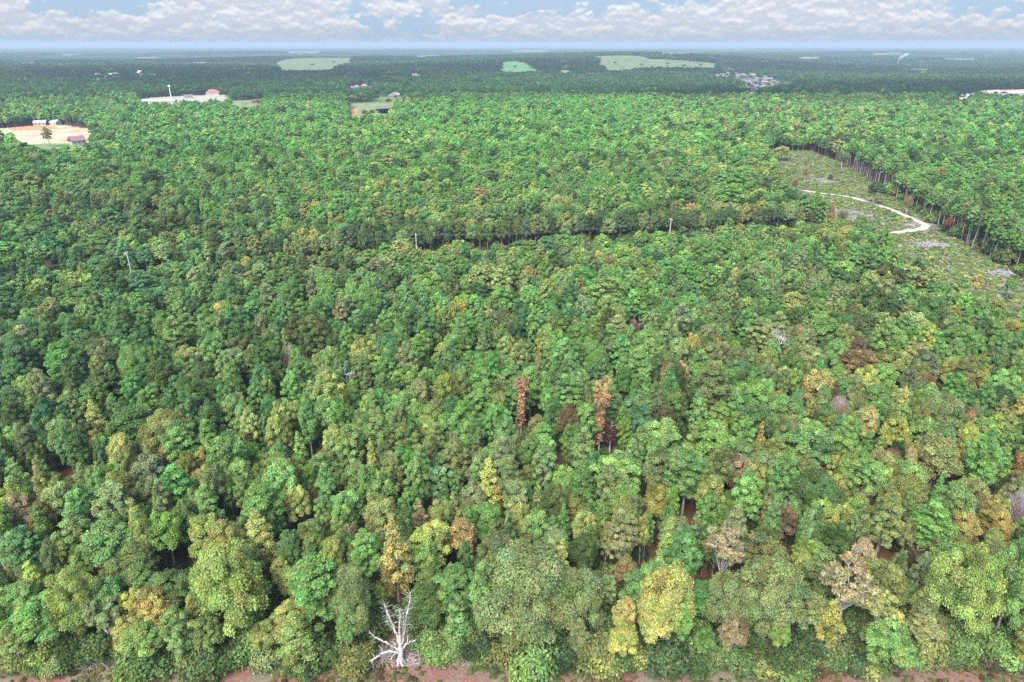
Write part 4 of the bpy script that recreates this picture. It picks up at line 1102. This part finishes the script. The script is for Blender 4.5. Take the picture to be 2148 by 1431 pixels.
Pd = np.concatenate([np.column_stack([B1, z1 - 2.2]), np.column_stack([B2, z2 - 2.5])])
idx = np.concatenate([r.integers(0, 8, len(B1)), 8 + r.integers(0, 6, len(B2))])
sc_ = np.ones((len(Pd), 3)); sc_[:, 2] = .85 + .35 * r.random(len(Pd))
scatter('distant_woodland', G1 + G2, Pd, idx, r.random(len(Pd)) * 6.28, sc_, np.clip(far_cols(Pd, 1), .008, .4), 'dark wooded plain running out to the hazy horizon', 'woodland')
print('groves', len(B1), len(B2))

# ------------------------------------------------------------------ houses
def house(name, x, y, rz, L_, W_, H_, roofh, roofm, wallm, label, cat, group=None, hip=False, windows=True, over=.5):
    z = float(terrain(x, y))
    e_ = empty(name, (x, y, z), rz); set_props(e_, label, cat, group)
    w = MB(); w.box((0, 0, H_ / 2 - .3), (L_, W_, H_ + .6)); 
    if not hip:
        a_ = L_ / 2; b_ = W_ / 2
        for s in (-1, 1):
            w.add([(s * a_, -b_, H_), (s * a_, b_, H_), (s * a_, 0, H_ + roofh * .96), (s * (a_ - .2), -b_, H_), (s * (a_ - .2), b_, H_), (s * (a_ - .2), 0, H_ + roofh * .96)],
                  [(0, 1, 2), (3, 5, 4), (0, 2, 5, 3), (1, 4, 5, 2)])
    w.build('wall', wallm, e_)
    rf = MB(); a_, b_ = L_ / 2 + over, W_ / 2 + over; rl = a_ - (b_ * .9 if hip else 0); t = .25
    top = [(-a_, -b_, H_ - .05), (a_, -b_, H_ - .05), (a_, b_, H_ - .05), (-a_, b_, H_ - .05), (-rl, 0, H_ + roofh), (rl, 0, H_ + roofh)]
    up = [(p[0], p[1], p[2] + t) for p in top]
    rf.add(top + up, [(6, 7, 11, 10), (8, 9, 10, 11), (7, 8, 11), (9, 6, 10), (1, 0, 4, 5), (3, 2, 5, 4), (2, 1, 5), (0, 3, 4), (0, 1, 7, 6), (1, 2, 8, 7), (2, 3, 9, 8), (3, 0, 6, 9)])
    rf.build('roof', roofm, e_)
    if windows:
        n = max(2, int(L_ // 4))
        for i in range(n):
            m = MB(); m.box((-L_ / 2 + L_ * (i + .5) / n, -W_ / 2 - .03, H_ * .55), (1.2, .12, 1.2)); m.build('window', GLASS, e_)
    return e_
ex, ey = [], []
ne = 330; jj = hr.integers(0, len(HP), ne)
ex = hx[jj] + hr.normal(size=ne) * 17; ey = hy[jj] + hr.normal(size=ne) * 22
ok_ = np.array([((hx - a_) ** 2 + (hy - b_) ** 2).min() > 110 for a_, b_ in zip(ex, ey)]); ex, ey = ex[ok_], ey[ok_]
scatter('yard_trees', [e_['joined'] for e_ in PROTO['broad'][2]], np.column_stack([ex, ey, terrain(ex, ey)]), hr.integers(0, 5, len(ex)), hr.random(len(ex)) * 6.28,
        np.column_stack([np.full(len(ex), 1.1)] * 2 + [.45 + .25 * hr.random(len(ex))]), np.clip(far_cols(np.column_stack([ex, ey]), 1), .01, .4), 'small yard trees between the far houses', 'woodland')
proto_h = {}
ROOF_T = noise_mat('tan_shingles', [(.3, (.10, .08, .065)), (.7, (.17, .135, .11))], 0.5, 0.9)
ROOF_D = noise_mat('dark_shingles', [(.3, (.045, .042, .045)), (.7, (.075, .07, .072))], 0.5, 0.9)
TONES = {'tan': (ROOF_T, WALL_B), 'dark': (ROOF_D, WALL_W), 'grey': (ROOF_G, WALL_B), 'white': (ROOF_W, WALL_W)}
def copy_house(src, x, y, rz, label, s):
    c = src.copy(); COL.objects.link(c); c.location = (x, y, float(terrain(x, y))); c.rotation_euler = (0, 0, rz); c['label'] = label; c.scale = (s, s, s)
    for ch in src.children:
        d = ch.copy(); COL.objects.link(d); d.parent = c
    return c
HL = {'tan': 'tan-roofed house', 'dark': 'dark-roofed house', 'grey': 'grey-roofed brick house', 'white': 'pale-roofed building'}
hs = sorted(range(len(HP)), key=lambda i: (HPTS[i][1], HPTS[i][0]))
cnt = {}
for i in hs:
    x, y, kd = HP[i]; px, py, _ = HPTS[i]
    if kd == 'grey': kd = ('grey', 'grey', 'tan', 'dark')[hr.integers(4)]
    zone = ('of the big housing estate' if 1450 < px < 1650 and py < 203 else 'of the small estate beyond the dry field' if 700 < px < 900 else
            'of the row beyond the estate' if px > 1690 and py < 170 else 'among trees beside the far lots' if px > 1500 else 'half hidden in the far woods')
    c_ = cnt[zone] = cnt.get(zone, 0) + 1
    row = int((py - 150) // 8)
    lab = f"{HL[kd]}, {ORD[c_ - 1]} counting back to front {zone}"
    rz = hr.choice([0, .25, -.35, 1.4, 1.7]) + .1 * hr.normal()
    if kd not in proto_h:
        proto_h[kd] = house('house', x, y, rz, 17, 11, 3.4, 3.6, *TONES[kd], lab, 'house', 'houses ' + ('of the estates' if kd != 'white' else 'in the far woods'), hip=(kd != 'white'), windows=True)
    else: copy_house(proto_h[kd], x, y, rz, lab, .85 + .4 * hr.random())
p = G(163, 303)
house('house', p[0], p[1], .9, 12, 9, 3.6, 3.8, ROOF_P, WALL_W, 'house with a plum roof and pale gable beside the sand clearing', 'house')
p = G(448, 200)
house('house', p[0], p[1], .15, 23, 13, 4.5, 5.2, ROOF_R, WALL_W, 'long building with a bright red roof at the far edge', 'house', hip=True)
for (px, py, l_, lab) in ((86, 263, 12, 'white cabin, the one nearest the dark trees behind the sand clearing'), (118, 262, 11, 'cream cabin in the middle behind the sand clearing')):
    p = G(px, py); house('cabin', p[0], p[1], .3 if px < 100 else -.4, l_, 8, 3, 2.6, ROOF_W, WALL_W, lab, 'house', 'cabins behind the sand clearing')
for (px, py, l_, w_, rz, lab) in ((325, 214, 62, 16, .12, 'long low pale shed beside the gravel lot'), (210, 222, 16, 9, .5, 'small white shed half hidden at the far tree edge'),
                              (2005, 196, 30, 16, .1, 'white warehouse beside the bare soil lot'), (2142, 196, 60, 24, .0, 'big white warehouse beyond the bare soil lot'), (785, 113, 120, 40, 0, 'long white warehouse on the hazy plain'),
                              (395, 203, 14, 9, .6, 'small brown-roofed shed on the gravel lot')):
    p = G(px, py, 3); house('warehouse', p[0], p[1], rz, l_, w_, 4.5, 1.8, ROOF_P if 'brown' in lab else ROOF_W, WALL_W, lab, 'warehouse', 'sheds and warehouses far off')

# ------------------------------------------------------------------ the white snag
def snag():
    base = V(842, 1407, SNAG_Y)
    root = empty('dead_tree', (base[0], SNAG_Y, 0)); set_props(root, 'big bleached white dead tree with broken upright limbs at the wood edge', 'tree')
    r3 = np.random.default_rng(4)
    def q(cx, cy, dy=0):
        p = V(540 + cx / 3.978, 1080 + cy / 3.978, SNAG_Y + dy); return p - np.array([base[0], SNAG_Y, 0])
    S = .0128   # metres per crop pixel here
    def limb(pts, ws, sides=8, mb=None, twig=0):
        P = np.array([q(*p_) for p_ in pts]); W = np.array(ws, float) * S * .5
        m = mb or MB()
        # resample
        t = np.linspace(0, len(P) - 1, (len(P) - 1) * 4 + 1); PP = np.stack([np.interp(t, range(len(P)), P[:, k]) for k in range(3)], 1); WW = np.interp(t, range(len(P)), W)
        PP[1:-1] += r3.normal(size=(len(PP) - 2, 3)) * .045
        m.tube(PP, WW, sides, rough=.12, r=r3)
        for k in range(twig):
            i = r3.integers(2, len(PP)); d = r3.normal(size=3); d[2] = abs(d[2]) * .6; d /= np.linalg.norm(d)
            ln = .5 + 1.0 * r3.random(); m.tube([PP[i], PP[i] + d * ln * .5 + r3.normal(size=3) * .09, PP[i] + d * ln], [.03, .022, .01], 4)
        return m
    m = limb([(1205, 1330), (1200, 1280), (1198, 1200), (1196, 1130), (1192, 1060)], [84, 62, 54, 58, 46], 10)
    for k in range(6):   # root flare
        th = k * 1.05; m.tube([(math.cos(th) * .85, math.sin(th) * .85, -.1), (math.cos(th) * .35, math.sin(th) * .35, .55), (0, 0, 1.7)], [.14, .22, .2], 6)
    m.build('trunk', BARK_PALE, root, smooth=True)
    for pts, ws, tw in (
        ([(1188, 1090, 0), (1160, 1000, .3), (1125, 910, .5), (1090, 830, .8), (1068, 780, .9), (1058, 738, 1)], [34, 28, 26, 24, 16, 8], 34),
        ([(1192, 1080, 0), (1186, 960, -.2), (1190, 860, -.4), (1188, 800, -.4), (1195, 776, -.5)], [34, 26, 22, 16, 8], 22),
        ([(1205, 1085, 0), (1224, 980, .4), (1238, 890, .6), (1242, 830, .8), (1262, 770, 1), (1276, 700, 1.2), (1278, 648, 1.3)], [34, 26, 22, 20, 15, 11, 6], 34),
        ([(1190, 1130, 0), (1125, 1100, -.4), (1085, 1068, -.7), (1020, 1042, -1), (965, 1014, -1.2), (935, 972, -1.3)], [34, 26, 22, 18, 14, 7], 5),
        ([(1190, 1150, 0), (1110, 1136, -.6), (1045, 1158, -1), (985, 1192, -1.5), (910, 1242, -1.9)], [32, 24, 24, 20, 17], 4),
        ([(1208, 1120, 0), (1240, 1080, .3), (1282, 1060, .5), (1322, 1042, .6)], [28, 22, 18, 12], 3),
        ([(1150, 1090, -.3), (1140, 1065, -.4), (1118, 1058, -.5)], [18, 14, 10], 1),
        ([(1250, 1075, .3), (1256, 1030, .4), (1250, 1000, .4)], [14, 10, 6], 1),
        ([(1165, 1150, -.2), (1130, 1175, -.5), (1112, 1212, -.7)], [18, 14, 8], 1),
        ([(1045, 1142, -1), (1035, 1110, -1), (1012, 1092, -1.1)], [12, 9, 5], 1),
        ([(985, 1190, -1.5), (962, 1165, -1.6)], [12, 6], 0),
        ([(965, 1205, -1.6), (962, 1250, -1.7), (968, 1300, -1.8)], [10, 7, 3], 1),
        ([(1215, 1000, .3), (1222, 900, .1), (1216, 810, 0)], [16, 12, 6], 6),
        ([(1150, 960, .4), (1110, 930, 0), (1082, 880, -.2)], [12, 8, 4], 6)):
        limb(pts, ws, 8, twig=tw).build('limb', BARK_PALE, root, smooth=True)
snag()
# bleached branch tangles showing in the crowns near the edge
def tangle(px, py, y, wpx, hpx, n, label, name='dead_tree', mat=BARK_PALE, seed=1, down=False):
    r3 = np.random.default_rng(seed)
    c = V(px, py, y); s = y * 1.18 / PF
    R, H = wpx * s / 2, hpx * s * 1.05
    root = empty(name, (c[0], y, 0)); set_props(root, label, 'tree', 'dead white trees near the wood edge')
    zb = max(.2, c[2] - H * .5); m = MB()
    m.tube([(.1, .1, -.2), (0, 0, zb * .5), (0, 0, zb)], [.16, .14, .11], 6); 
    m.build('trunk', mat, root)
    m = MB()
    def grow(p, d, ln, rad, dep):
        k = 4; P = [p]
        for i in range(k):
            d = d + r3.normal(size=3) * .28; d /= np.linalg.norm(d); P.append(P[-1] + d * ln / k)
        m.tube(P, np.linspace(rad, rad * .55, k + 1), 5)
        if dep:
            for _ in range(3 if dep > 1 else 2):
                i = r3.integers(2, k + 1); dd = d + r3.normal(size=3) * .75; dd /= np.linalg.norm(dd); grow(P[i], dd, ln * .66, rad * .55, dep - 1)
    for i in range(n):
        th = i * 6.28 / n + r3.random(); d = np.array([math.cos(th) * .9, math.sin(th) * .5 - .4, .9 + .4 * r3.random()]); d /= np.linalg.norm(d)
        grow(np.array([0, 0, zb]), d, max(R, H) * .42, .085, 3)
    m.build('limb', mat, root)
tangle(1390, 1315, 79.0, 95, 70, 6, 'tangled lichen-white bare tree beside the soft yellow crown', seed=3)
tangle(1333, 1283, 83, 36, 34, 4, 'small white forked dead tree behind the soft yellow crown', seed=5)
tangle(1550, 1365, 80.0, 30, 50, 4, 'pale grey dead twigs standing inside the edge oak', seed=8)
tangle(1865, 1265, 84.0, 40, 40, 4, 'white dead forked top beside the peach-beige tree', seed=9)
tangle(345, 1362, 78.5, 55, 45, 4, 'grey dead branches beside the foot of the huge light green tree', seed=12)
tangle(920, 1262, 86.0, 28, 30, 3, 'thin white dead branches behind the green sapling near the snag', seed=15)
tangle(1640, 698, 168, 30, 50, 5, 'grey upright dead tree among the olive crowns', seed=21)
tangle(2050, 400, 380, 34, 60, 5, 'white dead tree standing up out of the far green stand', seed=23)
tangle(725, 770, 150, 26, 34, 4, 'white dead forked branches among the middle pines', seed=25)
tangle(1420, 1195, 93, 34, 26, 4, 'pale fallen-looking dead top in the gap beside the lime green spire', seed=27)

# brush piles and logs at the wood edge
def brush(px, py, w, d, h, n, label, mat=TWIG, y=None, ln=1.6, rad=.03, name='brush_pile'):
    r3 = np.random.default_rng(int(px) + 1)
    c = G(px, py) if y is None else np.array([V(px, py, y)[0], y, 0.])
    m = MB()
    for i in range(n):
        x, yy = (r3.random(2) * 2 - 1); q = max(0, 1 - x * x - yy * yy)
        p = np.array([x * w / 2, yy * d / 2, .1 + h * q ** .7 * r3.random()])
        dd = r3.normal(size=3) * np.array([1, 1, .35]); dd /= np.linalg.norm(dd); l_ = ln * (.4 + r3.random())
        m.tube([p - dd * l_ / 2, p + r3.normal(size=3) * .08, p + dd * l_ / 2], [rad, rad * .8, rad * .4], 4)
    o = m.build(name, mat); o.location = tuple(c); set_props(o, label, 'brush pile', 'brush piles'); return o
brush(805, 1398, 5.6, 3.0, .8, 190, 'grey brush pile beside the foot of the white snag', y=75.3)
brush(880, 1400, 4.6, 2.6, .7, 150, 'grey brush pile on the other side of the white snag, towards the oak', y=75.3)
brush(970, 1406, 3.6, 2.0, .5, 110, 'small pale brush pile on red soil beside the widest oak', y=75.2)
brush(200, 1404, 9, 2.4, .5, 190, 'long low brown brush pile at the start of the wood edge', y=74.8, ln=2.2)
brush(1870, 1404, 7, 2.4, .6, 170, 'brown brush pile at the wood edge towards the large bright green tree', y=74.8)
brush(1955, 517, 16, 5, 1.5, 420, 'grey heap of felled wood in the clearing', mat=LOGM, ln=3.5, rad=.12, name='brush_pile')
brush(2098, 575, 12, 4, 1.2, 260, 'smaller grey heap of felled wood farther down the clearing', mat=LOGM, ln=3, rad=.1)
m = MB(); m.tube([(-3.2, 0, .16), (0, .2, .2), (3.0, .1, .15)], [.15, .17, .09], 8, rough=.1, r=np.random.default_rng(1))
o = m.build('fallen_log', BARK_PALE); p = V(1740, 1424, 73.2); o.location = (p[0], 73.0, 0); set_props(o, 'pale fallen log lying on the dirt verge', 'log')
# edge shrubs as things
edge_sh = [(1000, 1385, .8, 'green'), (925, 1370, 1.7, 'lime'), (905, 1345, 2.0, 'green'), (360, 1395, 1.3, 'grey'), (275, 1425, 1.0, 'lime'), (1760, 1395, 1.7, 'lime'), (1335, 1395, 1.8, 'olive'),
           (1405, 1405, 1.6, 'gold'), (1500, 1400, 1.5, 'grey'), (60, 1400, 1.8, 'lime'), (150, 1375, 1.6, 'olive'), (1930, 1400, 1.6, 'green'), (2110, 1390, 2.0, 'mint'), (480, 1400, 1.7, 'lime'), (700, 1395, 1.8, 'green'), (760, 1380, 1.4, 'ygreen')]
for k, (px, py, s, cn) in enumerate(edge_sh):
    p = G(px, py, s * 1.0); y = max(p[1], 74.6)
    e_ = empty('shrub', (p[0], y, 0), k); e_.scale = (s, s, s * 1.25)
    near = min(LM, key=lambda l: (l[1] - p[0]) ** 2 + (l[2] - y) ** 2)[0]
    set_props(e_, f"{CNAME[cn]} verge shrub, {ORD[k]} of its row, near the {near}", 'shrub', 'shrubs along the wood edge')
    ent = PROTO['shrub'][0][k % 3]; c = link('crown', ent['crown'], e_); c['tcol'] = [float(v) for v in PAL[cn]]; link('trunk', ent['trunk'], e_)

# ------------------------------------------------------------------ power line
tops = []
PL = ['grey wooden power pole with a crossarm, the one nearest the gravel road', 'grey wooden power pole in the middle of the corridor, beside the pale bare tree', 'leaning-topped power pole nearest the clearing']
ang = math.atan2(pdv[1], pdv[0])
for i, P in enumerate(POLES):
    h = 14.0
    e_ = empty('power_pole', (P[0], P[1], 0), ang); set_props(e_, PL[i], 'power pole', 'poles of the power line')
    m = MB(); m.tube([(0, 0, -.5), (0, 0, h)], [.24, .16], 8); m.build('pole', POLEM, e_)
    m = MB(); m.box((0, 0, h - .6), (.14, 3.0, .16)); m.build('crossarm', POLEM, e_)
    for s in (-1.3, -.45, .45, 1.3):
        m = MB(); m.tube([(0, s, h - .52), (0, s, h - .25)], [.07, .05], 6); m.build('insulator', GALV, e_)
ends = [EXT[0]] + [P[:2] for P in POLES] + [EXT[4]]
WN = ['nearest', 'second', 'third', 'farthest']
for k, s in enumerate((-1.3, -.45, .45, 1.3)):
    m = MB(); nrm = np.array([-pdv[1], pdv[0]])
    pts = []
    for i in range(len(ends) - 1):
        for t in np.linspace(0, 1, 14, endpoint=False):
            p = ends[i] * (1 - t) + ends[i + 1] * t + nrm * s; pts.append((p[0], p[1], 13.8 - 3.2 * 4 * t * (1 - t) * (np.linalg.norm(ends[i + 1] - ends[i]) / 125) ** 2))
    m.tube(pts, [.022] * len(pts), 4)
    o = m.build('power_wire', WIREM); set_props(o, f'{WN[k]} of the four thin dark wires strung along the power poles', 'wire', 'wires of the power line')

# cell tower near the red roof
p = G(360, 210)
e_ = empty('lattice_mast', (p[0], p[1], float(terrain(p[0], p[1])))); set_props(e_, 'thin steel mast beside the gravel lot', 'mast')
m = MB(); m.tube([(0, 0, 0), (0, 0, 24)], [.6, .35], 6); m.build('pole', GALV, e_)
m = MB(); m.box((0, 0, 22), (3, 3, 1.6)); m.build('antenna', GALV, e_)

# smoke rising from a fire far off
p = G(1880, 141)
m = MB(); b0 = np.array([p[0], p[1], float(terrain(p[0], p[1])) + 8])
m.tube([b0 + np.array([dx, 0, dz]) for dx, dz in ((0, 0), (3, 12), (6, 24), (13, 34), (26, 42), (44, 47))], [1.6, 3.2, 4.5, 6.5, 7.5, 4.0], 10, rough=.25, r=np.random.default_rng(2))
mm, n, l = newmat('smoke'); v = n.new('ShaderNodeVolumePrincipled'); v.inputs['Color'].default_value = (.9, .93, 1, 1); v.inputs['Density'].default_value = .035
o_ = n.new('ShaderNodeOutputMaterial'); l.new(v.outputs[0], o_.inputs['Volume'])
o = m.build('smoke', mm, smooth=True); set_props(o, 'thin white smoke wisp leaning as it rises from the hazy plain', 'smoke', kind='stuff')
# ------------------------------------------------------------------ haze
HAZE = True
if HAZE:
    mb = MB()
    x0, x1, y0, y1, z0, z1_ = -61000, 61000, -3100, 91000, -60, 112
    mb.box(((x0 + x1) / 2, (y0 + y1) / 2, (z0 + z1_) / 2), (x1 - x0, y1 - y0, z1_ - z0))
    m, n, l = newmat('haze')
    v = n.new('ShaderNodeVolumePrincipled'); v.inputs['Color'].default_value = (.27, .335, .39, 1); v.inputs['Density'].default_value = 0.00013; v.inputs['Anisotropy'].default_value = 0.0
    o_ = n.new('ShaderNodeOutputMaterial'); l.new(v.outputs[0], o_.inputs['Volume'])
    hz_ = mb.build('haze', m); set_props(hz_, 'thin blue haze over the far woods', 'haze', kind='stuff')
